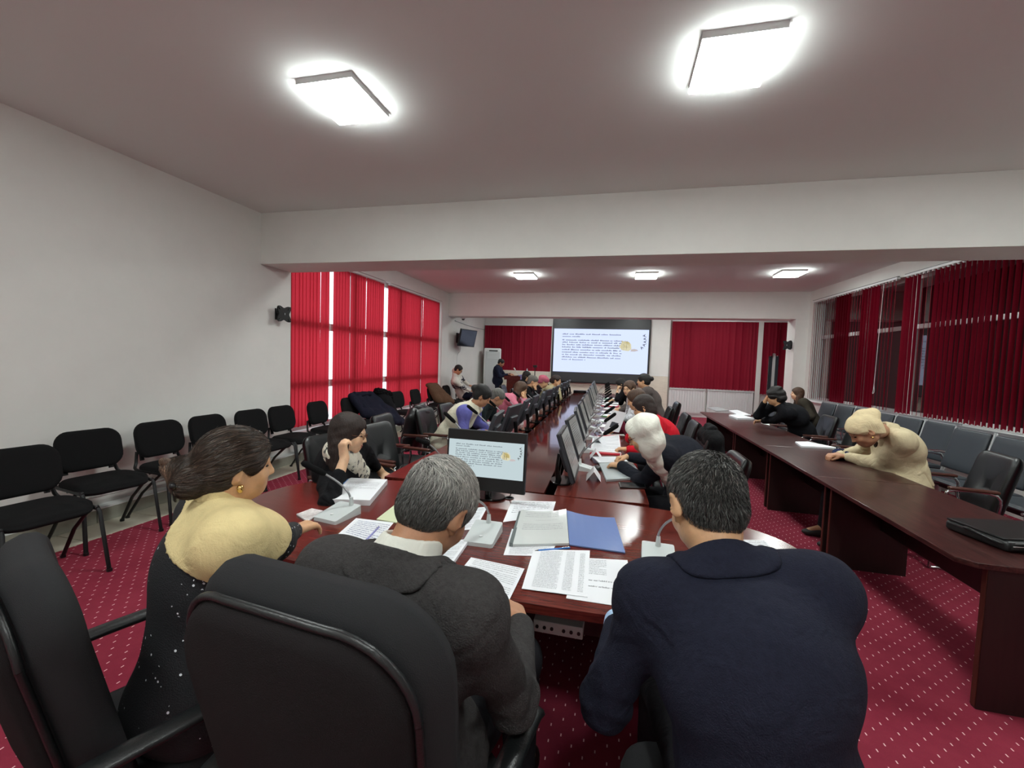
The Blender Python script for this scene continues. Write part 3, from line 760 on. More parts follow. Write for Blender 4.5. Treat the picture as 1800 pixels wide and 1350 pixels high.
# ------------------------------------------------------------------ printed matter
def letters(rng, x0, x1, z, size, frac=1.0, cond=1.0):
    """quads (in x,z) of one line of unreadable small print"""
    Q = []; x = x0; end = x0 + (x1 - x0) * frac
    while x < end:
        n = rng.randint(2, 10)
        for _ in range(n):
            if x > end: break
            w = size * rng.uniform(0.42, 0.66) * cond; h = size * rng.choice((0.55, 0.55, 0.6, 0.85)); st = size * 0.17
            Q.append((x, z, x + st, z + h))
            k = rng.randint(0, 3)
            if k != 1: Q.append((x + w - st, z, x + w, z + h * 0.9))
            if k != 2: Q.append((x, z + h - st, x + w, z + h))
            if k == 2: Q.append((x, z + h * 0.45, x + w, z + h * 0.45 + st))
            x += w + size * 0.16
        x += size * 0.42
    return Q
def quad_mesh(name, Q, fn, material, parent):
    V = []; Fc = []
    for a, b, c, d in Q:
        i = len(V); V += [fn(a, b), fn(c, b), fn(c, d), fn(a, d)]; Fc.append((i, i + 1, i + 2, i + 3))
    o = pydata(name, V, Fc, material, parent); o['kind'] = 'stuff'; return o
SLIDE_ROWS = [.108, .163, .245, .298, .352, .408, .468, .526, .582, .64, .695]
def slide(parent, w, h, cx, cy, cz, lum, ink, seed=3, detail=True):
    """slide picture on a vertical display facing -Y; origin = display centre"""
    rng = random.Random(seed)
    Q = []
    for i, v in enumerate(SLIDE_ROWS):
        Q += letters(rng, -0.5 + 0.095, -0.5 + 0.725, 0.5 - v - 0.028, 0.034, {1: 0.3, 10: 0.4}.get(i, 1.0), 0.36)
    fn = lambda a, b: (cx + a * w, cy, cz + b * h)
    quad_mesh('slide_text', Q, fn, ink, parent)
    # golden building vignette and the arc of dark letters at the upper right
    gold = emis('slide_gold', srgb(196, 178, 110), 0.9); brown = emis('slide_brown', srgb(104, 88, 52), 0.9); cream = emis('slide_cream', srgb(228, 222, 190), 0.95)
    def P(*pts): return [(cx + (x - 0.5) * w, cy - 0.0006, cz + (0.5 - y) * h) for x, y in pts]
    def poly(nm, pts, m_): pydata(nm, P(*pts), [tuple(range(len(pts)))], m_, parent)
    poly('slide_picture', [(.70, .40), (.735, .26), (.80, .27), (.825, .33), (.83, .44), (.80, .485), (.74, .47)], cream)
    poly('slide_city', [(.83, .44), (.86, .43), (.89, .445), (.90, .47), (.86, .49), (.82, .488)], emis('slide_lilac', srgb(206, 196, 196), 0.95))
    poly('slide_dome', [(.745, .40), (.745, .30), (.765, .27), (.79, .27), (.812, .30), (.815, .41)], gold)
    for k in range(4): poly('slide_tower', [(.728 + k * .016, .46), (.728 + k * .016, .25 + .02 * (k % 2)), (.735 + k * .016, .25), (.735 + k * .016, .46)], brown if k % 2 else gold)
    dark = mat('slide_letters', srgb(26, 28, 34), 0.7)
    for k in range(5):
        x = [.955, .962, .965, .957, .935][k]; yv = [.13, .20, .27, .34, .405][k]; a = [0.2, 0.1, -0.05, -0.35, -0.8][k]
        for s in (-1, 1):
            pts = []
            for ux, uy in ((-.02, s * .001), (.02, s * .022), (.02, s * .031), (-.02, s * .010)):
                ca, sa = math.cos(a), math.sin(a); pts.append((x + (ux * ca + uy * sa * 0.6) * 0.8, yv + (-ux * sa * 1.6 + uy * ca) * 1.0))
            poly('slide_letter', pts, dark)
        poly('slide_letter', [(x - .004, yv - .012), (x + .004, yv - .012), (x + .004, yv + .012), (x - .004, yv + .012)], dark)

# big display on the far wall
sc_ = thing('led_screen', 'large lit display showing a text slide in the middle of the far wall', 'screen', (-0.57, 14.86, 0))
box('casing', (0, 0.03, 2.06), (3.26, 0.08, 2.18), M_BLACKP, sc_)
box('bezel', (0, -0.015, 2.06), (3.2, 0.02, 2.12), mat('dark_grey_bezel', srgb(52, 54, 56), 0.5), sc_)
dsp = box('display', (0, -0.03, 2.07), (3.14, 0.012, 1.48), emis('slide_background', srgb(206, 218, 250), 1.2), sc_)
slide(dsp, 3.14, 1.48, 0, -0.0375, 2.07, 1.0, mat('slide_ink', srgb(50, 54, 66), 0.8, emit=srgb(70, 76, 96), estr=0.5))
for sx in (-1, 1): box('leg', (sx * 1.2, 0.03, 0.5), (0.1, 0.08, 1.0), M_BLACKM, sc_)
# tall air conditioner, lectern, stand
ac = thing('air_conditioner', 'tall white floor-standing air conditioner in the far left corner', 'air conditioner', (-4.27, 14.6, 0), 0.25)
box('cabinet', (0, 0, 1.03), (0.6, 0.4, 2.06), M_WHITE, ac, bev=0.05, seg=4)
box('front_panel', (0.01, -0.2, 1.2), (0.5, 0.02, 1.5), M_GREYP, ac, bev=0.01)
for k in range(5): box('louvre', (0.03, -0.212, 1.72 + k * 0.05), (0.4, 0.02, 0.015), M_WHITE, ac)
box('control_label', (0.03, -0.212, 1.97), (0.3, 0.008, 0.04), M_BLACKP, ac)
box('foot', (0, 0, 0.01), (0.62, 0.42, 0.02), M_GREYP, ac)
pod = thing('lectern', 'mahogany lectern with a lilac sheet on its front beside the standing speaker', 'lectern', (-2.98, 13.25, 0))
prism('body', [(-0.34, -0.25), (0.34, -0.25), (0.34, 0.25), (-0.34, 0.25)], 0.0, 1.05, M_MAHOG, pod)
box('base', (0, 0, 0.03), (0.78, 0.58, 0.06), M_WENGE2, pod)
prism('reading_top', [(-0.42, -0.28), (0.4, -0.28), (0.4, 0.28), (-0.42, 0.28)], 1.05, 1.17, M_MAHOG, pod, bev=0.004)
box('lilac_sheet', (0.29, -0.285, 1.12), (0.36, 0.01, 0.2), mat('lilac_print', srgb(150, 150, 205), 0.6), pod)
box('top_board', (0.22, 0.0, 1.19), (0.36, 0.5, 0.03), mat('lilac_print', srgb(150, 150, 205), 0.6), pod)
bt = thing('water_bottle', 'clear water bottle standing on the lectern', 'bottle', (-2.72, 13.2, 1.205))
lathe('bottle', [(0, 0), (0.03, 0), (0.032, 0.02), (0.032, 0.13), (0.014, 0.17), (0.013, 0.19)], mat('bottle_plastic', srgb(215, 222, 228), 0.1, alpha=1), bt, n=14); lathe('cap', [(0.015, 0.185), (0.015, 0.21), (0, 0.21)], M_WHITE, bt, n=12)
lm = thing('lectern_microphone', 'thin pale microphone leaning on the lectern in front of the speaker', 'microphone', (-3.0, 13.2, 1.17))
tube('stem', [(0.04, 0, 0.0), (-0.02, 0, 0.08), (-0.11, 0, 0.2)], 0.01, M_GREYP, lm); tube('tip', [(-0.1, 0, 0.19), (-0.15, 0, 0.25)], 0.02, M_WHITE, lm)
lathe('foot', [(0.05, 0), (0.05, 0.012), (0.01, 0.02), (0, 0.02)], M_BLACKP, lm)
ms = thing('stand', 'thin black stand in front of the far left blind', 'stand', (-2.72, 14.55, 0))
tube('pole', [(0, 0, 0.1), (0, 0, 1.45)], 0.015, M_BLACKM, ms); box('head', (0.0, 0, 1.48), (0.14, 0.06, 0.08), M_BLACKP, ms, bev=0.01)
for k in range(3): tube('leg', [(0, 0, 0.3), (0.3 * math.cos(k * 2.09), 0.3 * math.sin(k * 2.09), 0.012)], 0.011, M_BLACKM, ms)

# ------------------------------------------------------------------ monitors
M_DISP = emis('monitor_slide', srgb(205, 222, 226), 0.9)
M_DISPD = mat('monitor_dim_slide', srgb(96, 100, 98), 0.25, emit=srgb(140, 142, 138), estr=0.32)
def make_monitor(w=0.52, h=0.37, tilt=18, disp=None, ink=None, full=False, lum=1.0):
    t = thing('monitor', 'x', 'monitor')
    zc = 0.06 + h / 2 * math.cos(math.radians(tilt)); R_ = rotx(math.radians(-tilt))
    hold = bpy.data.objects.new('screen_panel', None)
    def put(name, c, s, m_, bev=0.0):
        c2 = R_ @ Vector(c); return box(name, (c2.x, c2.y, c2.z + zc), s, m_, t, rot=R_, bev=bev)
    bpy.data.objects.remove(hold)
    cas = put('casing', (0, 0.012, 0), (w, 0.03, h), M_MONB, bev=0.005)
    put('rear_housing', (0, 0.04, -0.03), (w * 0.55, 0.04, h * 0.5), M_MONB, bev=0.015)
    put('bezel', (0, -0.005, 0), (w - 0.006, 0.004, h - 0.006), M_BLACKP)
    dh = h * 0.60 if full else h * 0.86; dz = 0.012 if full else 0.01
    d = put('display', (0, -0.0085, dz), (w - 0.03, 0.003, dh), disp)
    if full:
        n0 = set()
        slide(d, w - 0.03, dh, 0, 0, 0, lum, ink)
        for c in list(d.children):
            c.matrix_local = Matrix.Translation((R_ @ Vector((0, -0.0105, dz))) + Vector((0, 0, zc))) @ R_.to_4x4()
    else:
        rng = random.Random(5); Q = []
        for i in range(11): Q += letters(rng, -0.44, 0.26, 0.34 - i * 0.062, 0.03, 0.4 if i == 10 else 1.0, 0.5)
        o = quad_mesh('screen_text', Q, lambda a, b: tuple((R_ @ Vector((a * (w - 0.03), -0.0108, dz + b * dh))) + Vector((0, 0, zc))), mat('monitor_ink', srgb(40, 42, 46), 0.5), d)
    tube('neck', [(0, 0.07, zc - 0.02), (0, 0.085, 0.08), (0, 0.075, 0.01)], 0.022, M_BLACKG, t, smooth_pts=3, n=10)
    prism('base', [(0.125 * math.cos(2 * PI * k / 28), 0.05 + 0.088 * math.sin(2 * PI * k / 28)) for k in range(28)], 0.0, 0.014, M_BLACKG, t, bev=0.004)
    return t
hm = make_monitor(0.53, 0.385, 4, M_DISP, mat('slide_ink', srgb(50, 54, 66), 0.8), True)
hm.location = (-0.785, 2.6, TT); tag(hm, 'lit monitor showing the text slide on the head table', 'monitor')
gr = thing('cable_grommet', 'black round cable grommet beside the lit monitor on the head table', 'grommet', tuple(onZ(895, 876, TT)))
lathe('ring', [(0.03, 0), (0.032, 0.004), (0.026, 0.008), (0.02, 0.004), (0.02, 0.0)], M_BLACKP, gr, n=24)
tube('cable', [(0, 0, 0.0), (0.01, 0.0, 0.03), (0.012, 0.02, 0.05), (0.0, 0.035, 0.075)], 0.004, M_BLACKP, gr, smooth_pts=4, n=6)
mr = make_monitor(0.48, 0.36, 19, M_DISPD); ml = None
STEP = 0.755
def row_monitor(i, side):
    global ml
    yy = 3.2 + i * STEP
    if side > 0:
        o = mr if i == 0 else copy_tree(mr); s = -0.30; rz = PI / 2 + SL + [0.0, -0.06, 0.05, 0.0][i % 4]
    else:
        o = copy_tree(mr); s = -1.11; rz = -PI / 2 + SL + [0.0, 0.08, -0.08, 0.05][i % 4]
    x, y_ = TP(s, yy); o.location = (x, y_, TT); o.rotation_euler = (0, 0, rz)
    tag(o, f'{ordinal(i)} black monitor from the head table in the ' + ('right' if side > 0 else 'left') + '-hand monitor row', 'monitor', 'monitors in two rows on the conference table')
for i in range(13): row_monitor(i, 1)
for i in range(1, 13): row_monitor(i, -1)

# ------------------------------------------------------------------ microphones
M_FOAM = mat('black_foam', srgb(22, 22, 23), 0.95, bump=0.5, bscale=700, spec=0.1)
M_NECK = mat('grey_gooseneck', srgb(150, 152, 154), 0.35, metal=0.5)
def make_mic(base, neck, foam, rz, loc, label, group=None):
    """base (w,d) wedge; neck: list of points; foam: end point"""
    t = thing('gooseneck_microphone', label, 'microphone', loc, rz, group)
    w, d = base
    bm = bmesh.new(); out = rrect(w, d, 0.012, 4)
    a = [bm.verts.new((p[0], p[1], 0.0)) for p in out]; b = [bm.verts.new((p[0] * 0.98, p[1] * 0.98, 0.018 + 0.03 * (p[1] / d + 0.5))) for p in out]
    bm.faces.new(a[::-1]); bm.faces.new(b)
    for k in range(len(out)): bm.faces.new((a[k], a[(k + 1) % len(out)], b[(k + 1) % len(out)], b[k]))
    bs = from_bm('base', bm, M_GREYP, t, smooth=True, sharp=40)
    lathe('talk_button', [(0.009, 0), (0.009, 0.003), (0, 0.003)], M_WHITE, bs, n=14, loc=(0, -d * 0.22, 0.027))
    P0 = Vector((neck[0][0], neck[0][1], 0.04))
    tube('neck_socket', [P0, P0 + Vector((0, 0, 0.05))], [0.014, 0.009], M_GREYP, t, n=10)
    tube('gooseneck', neck, 0.006, M_NECK, t, smooth_pts=5, n=8)
    e = Vector(neck[-1]); f = Vector(foam); dv = (f - e)
    tube('foam_tip', [e - dv * 0.05, e + dv * 0.02, e + dv * 0.2, e + dv * 0.9, f], [0.008, 0.014, 0.0175, 0.0175, 0.009], M_FOAM, t, n=12)
    return t
P = onZ(594, 908, TT)
make_mic((0.16, 0.2), [(0.02, 0.08, 0.04), (0.0, 0.08, 0.11), (-0.06, 0.06, 0.17), (-0.12, 0.02, 0.22)], (-0.22, -0.05, 0.29), -0.15, (P[0], P[1], TT), 'grey table microphone with black foam tip in front of the woman in yellow')
P = onZ(850, 945, TT)
make_mic((0.15, 0.22), [(0.0, 0.09, 0.04), (0.0, 0.09, 0.09), (-0.03, 0.07, 0.15), (-0.1, 0.01, 0.2)], (-0.16, -0.05, 0.24), 0.02, (P[0], P[1], TT), 'grey table microphone right of the grey-haired head')
P = onZ(1157, 988, TT)
make_mic((0.15, 0.22), [(0.0, 0.08, 0.04), (0.0, 0.08, 0.1), (0.03, 0.05, 0.17), (0.09, -0.02, 0.24)], (0.14, -0.1, 0.28), -0.05, (P[0], P[1], TT), 'grey table microphone beside the face of the man in navy')
mic0 = make_mic((0.12, 0.15), [(0.0, 0.05, 0.04), (0.0, 0.05, 0.12), (-0.01, -0.03, 0.22), (-0.02, -0.14, 0.32)], (-0.02, -0.25, 0.405), 0, (0, 0, 0), 'x')
def row_mic(i, side):
    yy = 3.62 + i * STEP
    o = mic0 if (i == 0 and side > 0) else copy_tree(mic0)
    x, y_ = TP(-0.19 if side > 0 else -1.25, yy); o.location = (x, y_, TT)
    o.rotation_euler = (0, 0, (PI / 2 if side > 0 else -PI / 2) + SL + [-0.1, 0.25, 0.0, -0.15][i % 4])
    tag(o, f'{ordinal(i)} gooseneck microphone from the head table along the ' + ('right' if side > 0 else 'left') + ' table row', 'microphone', 'microphones in two rows on the conference table')
for i in range(12): row_mic(i, 1)
for i in range(12): row_mic(i, -1)
make_mic((0.12, 0.15), [(0.0, 0.05, 0.04), (0.0, 0.05, 0.1), (-0.05, 0.03, 0.17), (-0.1, 0.0, 0.22)], (-0.2, -0.03, 0.27), 0.3, (*TP(-1.3, 3.12), TT), 'gooseneck microphone sticking out left of the lit monitor')

# ------------------------------------------------------------------ papers and small things on the tables
def quad_at(px, z):
    return [Vector(onZ(x, y, z)) for x, y in px]
def sheet(name, label, cat, px, z=TT + 0.001, th=0.0012, material=None, text=None, ink=None, seed=1, group=None, curl=0.0, world=None):
    """paper traced on the table top; corners in reading order TL, TR, BR, BL"""
    q = world or quad_at(px, z); c = sum(q, Vector()) / 4; q = [v - c for v in q]
    t = thing(name, label, cat, (c.x, c.y, z), 0, group)
    def bil(u, v):
        p = q[0] * (1 - u) * (1 - v) + q[1] * u * (1 - v) + q[2] * u * v + q[3] * (1 - u) * v
        return (p.x, p.y, curl * (u - 0.5) ** 2 * 4 * (1 - v))
    n = 6; V = []; Fc = []
    for lay in (0, 1):
        for j in range(n + 1):
            for i in range(n + 1):
                p = bil(i / n, j / n); V.append((p[0], p[1], p[2] + lay * th))
    K = (n + 1) ** 2
    for j in range(n):
        for i in range(n):
            a = j * (n + 1) + i; Fc.append((a, a + 1, a + n + 2, a + n + 1)); Fc.append((K + a, K + a + n + 1, K + a + n + 2, K + a + 1))
    edge = [i for i in range(n + 1)] + [(j + 1) * (n + 1) - 1 for j in range(1, n + 1)] + [n * (n + 1) + i for i in range(n - 1, -1, -1)] + [j * (n + 1) for j in range(n - 1, 0, -1)]
    for k in range(len(edge)):
        a, b = edge[k], edge[(k + 1) % len(edge)]; Fc.append((a, b, K + b, K + a))
    pydata('sheet', V, Fc, material or M_PAPER, t)
    if text:
        rng = random.Random(seed); Q = []
        for (x0, x1, z0, z1, rows, fr) in text:
            for r_ in range(rows):
                zz = z0 + (z1 - z0) * r_ / max(1, rows - 1)
                sz = (z1 - z0) / max(rows, 2) * 0.55
                Q += letters(rng, x0, x1, -zz - sz * 0.5, sz, fr if r_ % 6 == 5 else 1.0, 0.62)
        def fn(a, b):
            p = bil(min(max(a, 0), 1), min(max(-b, 0), 1)); return (p[0], p[1], p[2] + th + 0.0006)
        quad_mesh('printed_text', Q, fn, ink or M_INK, t)
    return t
def pen(label, p0, p1, colr, z=TT + 0.006):
    a = Vector(onZ(*p0, z)); b = Vector(onZ(*p1, z)); c = (a + b) / 2
    t = thing('pen', label, 'pen', c)
    d = (b - a) / 2
    tube('barrel', [-d * 0.8, d], 0.0045, colr, t); tube('tip', [-d * 0.8, -d], [0.004, 0.001], M_BLACKP, t); tube('clip', [d * 0.5 + Vector((0, 0, 0.005)), d * 0.95 + Vector((0, 0, 0.005))], 0.0012, M_CHROME, t)
T30 = [(0.1, 0.92, 0.06, 0.94, 30, 0.5)]
st = sheet('document_stack', 'thick spiral document stack with a blue spine near the woman with the scarf', 'documents', [(615, 848), (681, 851), (650, 889), (577, 887)], TT + 0.001, 0.034, M_PAPER, [(0.1, 0.9, 0.2, 0.5, 8, 0.5)], seed=11)
q = quad_at([(608, 848), (615, 848), (577, 887), (569, 886)], TT); c_ = st.location
prism('blue_spine', [(v.x - c_.x, v.y - c_.y) for v in q], 0.0, 0.036, mat('blue_spine_plastic', srgb(90, 150, 215), 0.4), st)
sheet('paper_sheet', 'handwritten white sheet with a pen on it beside the yellow sleeve', 'paper', [(626, 911), (692, 919), (642, 979), (582, 950)], text=[(0.12, 0.95, 0.1, 0.6, 9, 0.6)], ink=M_INKB, seed=12)
pen('violet ballpoint pen lying on the handwritten sheet', (641, 952), (666, 926), mat('violet_pen', srgb(150, 150, 205), 0.3))
sheet('folder', 'pale green folder partly hidden behind the grey-haired head', 'folder', [(662, 914), (700, 884), (770, 889), (732, 926)], th=0.006, material=mat('pale_green_card', srgb(206, 214, 178), 0.6))
sheet('paper_sheet', 'white sheet behind the right side of the grey-haired head', 'paper', [(800, 896), (857, 891), (836, 930), (776, 936)], text=T30, seed=13)
sheet('document_stack', 'loose stapled stack below the ear of the grey-haired man', 'documents', [(760, 962), (826, 952), (784, 1012), (715, 1000)], th=0.016, text=T30, seed=14)
sheet('paper_sheet', 'printed letter held in the hand of the grey-suited man', 'paper', [(828, 980), (922, 1000), (886, 1074), (788, 1030)], TT + 0.004, text=[(0.1, 0.93, 0.04, 0.2, 4, 0.4), (0.08, 0.95, 0.27, 0.5, 6, 0.5), (0.08, 0.95, 0.56, 0.9, 9, 0.5)], seed=15)
sheet('paper_sheet', 'printed table of columns in front of the open blue file', 'paper', [(938, 966), (1037, 968), (1033, 1050), (917, 1035)], TT + 0.004, text=[(0.14, 0.52, 0.05, 0.92, 34, 0.9), (0.6, 0.74, 0.05, 0.92, 34, 1), (0.84, 0.92, 0.1, 0.92, 30, 1)], seed=16, material=M_PAPER)
sheet('paper_sheet', 'white sheet with handwriting under the printed table', 'paper', [(1010, 980), (1103, 985), (1114, 1070), (995, 1052)], TT + 0.0015, text=[(0.2, 0.6, 0.05, 0.4, 10, 0.7), (0.2, 0.85, 0.55, 0.68, 2, 0.8)], seed=17)
sheet('plastic_file', 'blue back cover of the open file lying on the head table', 'file', [(996, 902), (1080, 915), (1099, 973), (1001, 959)], TT + 0.002, 0.006, mat('blue_plastic_cover', srgb(108, 130, 180), 0.25), curl=0.012)
sheet('plastic_file', 'transparent cover page of the open file with a black clip edge', 'file', [(916, 903), (995, 902), (1000, 959), (899, 961)], TT + 0.002, 0.012, mat('film_covered_page', srgb(204, 208, 206), 0.15), text=[(0.12, 0.9, 0.08, 0.2, 3, .8), (0.35, 0.8, 0.32, 0.36, 1, 1), (0.12, 0.9, 0.45, 0.6, 4, .6)], seed=18, curl=0.014)
bz = quad_at([(912, 904), (917, 904), (901, 962), (895, 961)], TT)
c_ = sum(bz, Vector()) / 4; o = thing('binder_clip', 'grey slide binder along the left edge of the open file', 'clip', (c_.x, c_.y, TT)); prism('bar', [(v.x - c_.x, v.y - c_.y) for v in bz], 0.0, 0.02, mat('dark_grey_binder', srgb(96, 104, 104), 0.4), o)
sheet('paper_sheet', 'white pages sticking out under the open file', 'paper', [(900, 930), (985, 945), (965, 978), (885, 976)], TT + 0.0005, text=T30, seed=19)
sheet('paper_sheet', 'white sheet between the lit monitor and the open file', 'paper', [(900, 880), (977, 882), (970, 906), (884, 918)], text=[(0.1, 0.9, 0.1, 0.6, 6, 0.5)], ink=M_INK, seed=20)
pen('bright blue pen at the edge of the printed table', (940, 968), (1002, 963), mat('blue_pen', srgb(40, 110, 190), 0.3))
sheet('paper_sheet', 'small white note under the hand of the man in navy', 'paper', [(1160, 1014), (1184, 1020), (1186, 1042), (1143, 1041)], text=[(0.1, 0.9, 0.1, 0.8, 4, 0.7)], ink=M_INKD, seed=21)
sheet('paper_sheet', 'white sheet at the right end of the head table behind the navy shoulder', 'paper', [(1300, 949), (1345, 950), (1379, 991), (1322, 994)], text=[(0.1, 0.95, 0.05, 0.7, 10, 0.4)], seed=22)
def slab(name, label, cat, px, th, material, top=None, z=TT, parts=()):
    q = quad_at(px, z + th); c = sum(q, Vector()) / 4
    t = thing(name, label, cat, (c.x, c.y, z))
    L = [((v.x - c.x), (v.y - c.y)) for v in q]
    prism('body', L, 0.0, th, material, t, bev=min(0.003, th * 0.3))
    if top: prism(top[0], [(a * 0.9, b * 0.9) for a, b in L], th + 0.0003, th + 0.0012, top[1], t)
    return t, L
slab('smartphone', 'phone in a white patterned case left of the first table microphone', 'phone', [(521, 903), (548, 893), (568, 897), (540, 916)], 0.01, mat('white_marbled_case', srgb(222, 220, 218), 0.3, var=0.25, vscale=60))
t, L = slab('laptop', 'closed silver laptop under the arm of the woman in the white headscarf', 'laptop', [(1052, 812), (1112, 812), (1131, 838), (1066, 843)], 0.02, M_SILVER, ('lid', M_SILVER))
sheet('notebook', 'open white notebook lying above the silver laptop', 'notebook', [(1041, 804), (1092, 804), (1106, 813), (1052, 814)], TT + 0.022, 0.008, M_PAPER, T30, seed=23)
slab('smartphone', 'dark smartphone lying on the table edge next to the silver laptop', 'phone', [(1087, 847), (1133, 848), (1136, 857), (1090, 856)], 0.01, M_BLACKP, ('screen', M_BLACKG))
bk = sheet('document_binder', 'open printed document with a red back cover in front of the mustard sweater', 'documents', [(1042, 769), (1088, 766), (1092, 797), (1038, 793)], TT + 0.012, 0.006, M_PAPER, [(0.08, 0.95, 0.05, 0.95, 26, 0.5)], seed=24, curl=0.01)
q = quad_at([(1041, 768), (1089, 765), (1093, 800), (1037, 797)], TT + 0.002); c_ = bk.location
prism('red_cover', [(v.x - c_.x, v.y - c_.y) for v in q], -0.012, -0.001, mat('red_card', srgb(190, 30, 52), 0.5), bk)
def tent(label, x, yy, rz):
    t = thing('name_card', label, 'name card', (x, yy, TT), rz)
    for s in (-1, 1):
        pydata('face', [(-0.1, s * 0.055, 0.0), (0.1, s * 0.055, 0.0), (0.1, 0, 0.075), (-0.1, 0, 0.075)], [(0, 1, 2, 3)], M_PAPER, t)
for i in range(5): tent(f'{ordinal(i)} folded white name card from the head along the right monitor row', *TP(-0.12, 3.38 + i * STEP), PI / 2 + 0.05)
mo = thing('computer_mouse', 'black computer mouse behind the first right-hand monitor', 'mouse', (*TP(-0.1, 3.66), TT))
lathe('body', [(0.034, 0), (0.036, 0.01), (0.028, 0.028), (0, 0.034)], M_BLACKP, mo, n=16); mo.scale = (1, 1.6, 1); box('wheel', (0, 0.02, 0.03), (0.006, 0.012, 0.008), M_GREYP, mo)
# papers, folders and stacks along both rows
cols = [('white', srgb(226, 228, 230)), ('white', srgb(226, 228, 230)), ('green', srgb(70, 150, 90)), ('white', srgb(226, 228, 230)), ('crimson', srgb(205, 40, 80)), ('pale blue', srgb(190, 220, 228)), ('mint', srgb(150, 205, 180))]
rr = random.Random(8)
for side, sx in ((1, 0.08), (-1, -1.48)):
    for i in range(10):
        yy = (5.65 if side > 0 else 5.1) + i * 0.62; k = (i * 3 + (side < 0)) % len(cols) if i != 2 else 2
        x, y_ = TP(sx + rr.uniform(-0.03, 0.03), yy); a = rr.uniform(-0.15, 0.15) + (PI / 2)
        ca, sa = math.cos(a), math.sin(a)
        cr = [(-0.13, 0.18), (0.13, 0.18), (0.13, -0.18), (-0.13, -0.18)]
        W = [Vector((x + p[0] * ca - p[1] * sa, y_ + p[0] * sa + p[1] * ca, TT)) for p in cr]
        th = rr.choice((0.003, 0.012, 0.02))
        t = sheet('document_stack', f'{ordinal(i)} {cols[k][0]} pile of documents from the near end along the ' + ('right' if side > 0 else 'left') + ' table row', 'documents', None, TT + 0.001, th,
                  mat('card_' + cols[k][0].replace(' ', '_'), cols[k][1], 0.7), None, world=W)
        if k >= 2:
            W2 = [(p.x - t.location.x, p.y - t.location.y) for p in W]
            prism('top_pages', [(a_ * 0.93 - 0.01, b_ * 0.93) for a_, b_ in W2], th + 0.0005, th + 0.006, M_PAPER, t)
bar = thing('sound_bar', 'flat black device lying at the far end of the conference table', 'device', (*TP(-0.72, 12.9), TT), SL)
box('body', (0, 0, 0.04), (0.5, 0.14, 0.08), M_BLACKP, bar, bev=0.01); box('front_grille', (0, -0.072, 0.04), (0.44, 0.004, 0.05), M_BLACKG, bar)
# right-hand desk
t, L = slab('laptop', 'closed white laptop on the right-hand desk beside the beige coat', 'laptop', [(1398, 776), (1420, 776), (1474, 787), (1409, 784)], 0.022, M_PAPER, ('lid', M_PAPER))
t, L = slab('laptop', 'closed silver laptop at the far end of the dark desk', 'laptop', [(1243, 716), (1262, 715), (1281, 721), (1259, 722)], 0.02, M_SILVER, ('lid', M_SILVER))
sheet('document_stack', 'upper white document pile in front of the man in black', 'documents', [(1281, 723), (1296, 722), (1320, 731), (1300, 732)], th=0.02, seed=31)
sheet('document_stack', 'lower rolled white papers in front of the man in black', 'documents', [(1281, 732), (1298, 730), (1325, 738), (1296, 738)], th=0.03, seed=32)
sheet('paper_sheet', 'small white sheet under the elbow of the man in black', 'paper', [(1340, 741), (1352, 742), (1353, 748), (1338, 744)], seed=33)
bg_ = thing('leather_bag', 'flat black leather document bag on the near end of the right-hand desk', 'bag', (2.17, 2.9, TT), 0.22)
box('body', (0, 0, 0.03), (0.44, 0.33, 0.055), M_LEATHER, bg_, bev=0.018, seg=3)
box('flap', (0.0, 0.01, 0.062), (0.43, 0.3, 0.012), M_LEATHER, bg_, bev=0.005)
tube('zip', [(-0.2, -0.168, 0.035), (0.2, -0.168, 0.035)], 0.004, M_CHROME, bg_); tube('strap', [(-0.22, 0.05, 0.05), (-0.245, 0.0, 0.06), (-0.22, -0.13, 0.04), (-0.13, -0.172, 0.05), (-0.05, -0.178, 0.05)], 0.008, M_LEATHER, bg_, smooth_pts=4)
lathe('buckle', [(0.03, 0), (0.03, 0.012), (0.02, 0.016), (0, 0.016)], M_BLACKG, bg_, n=16, loc=(0.17, -0.12, 0.067))
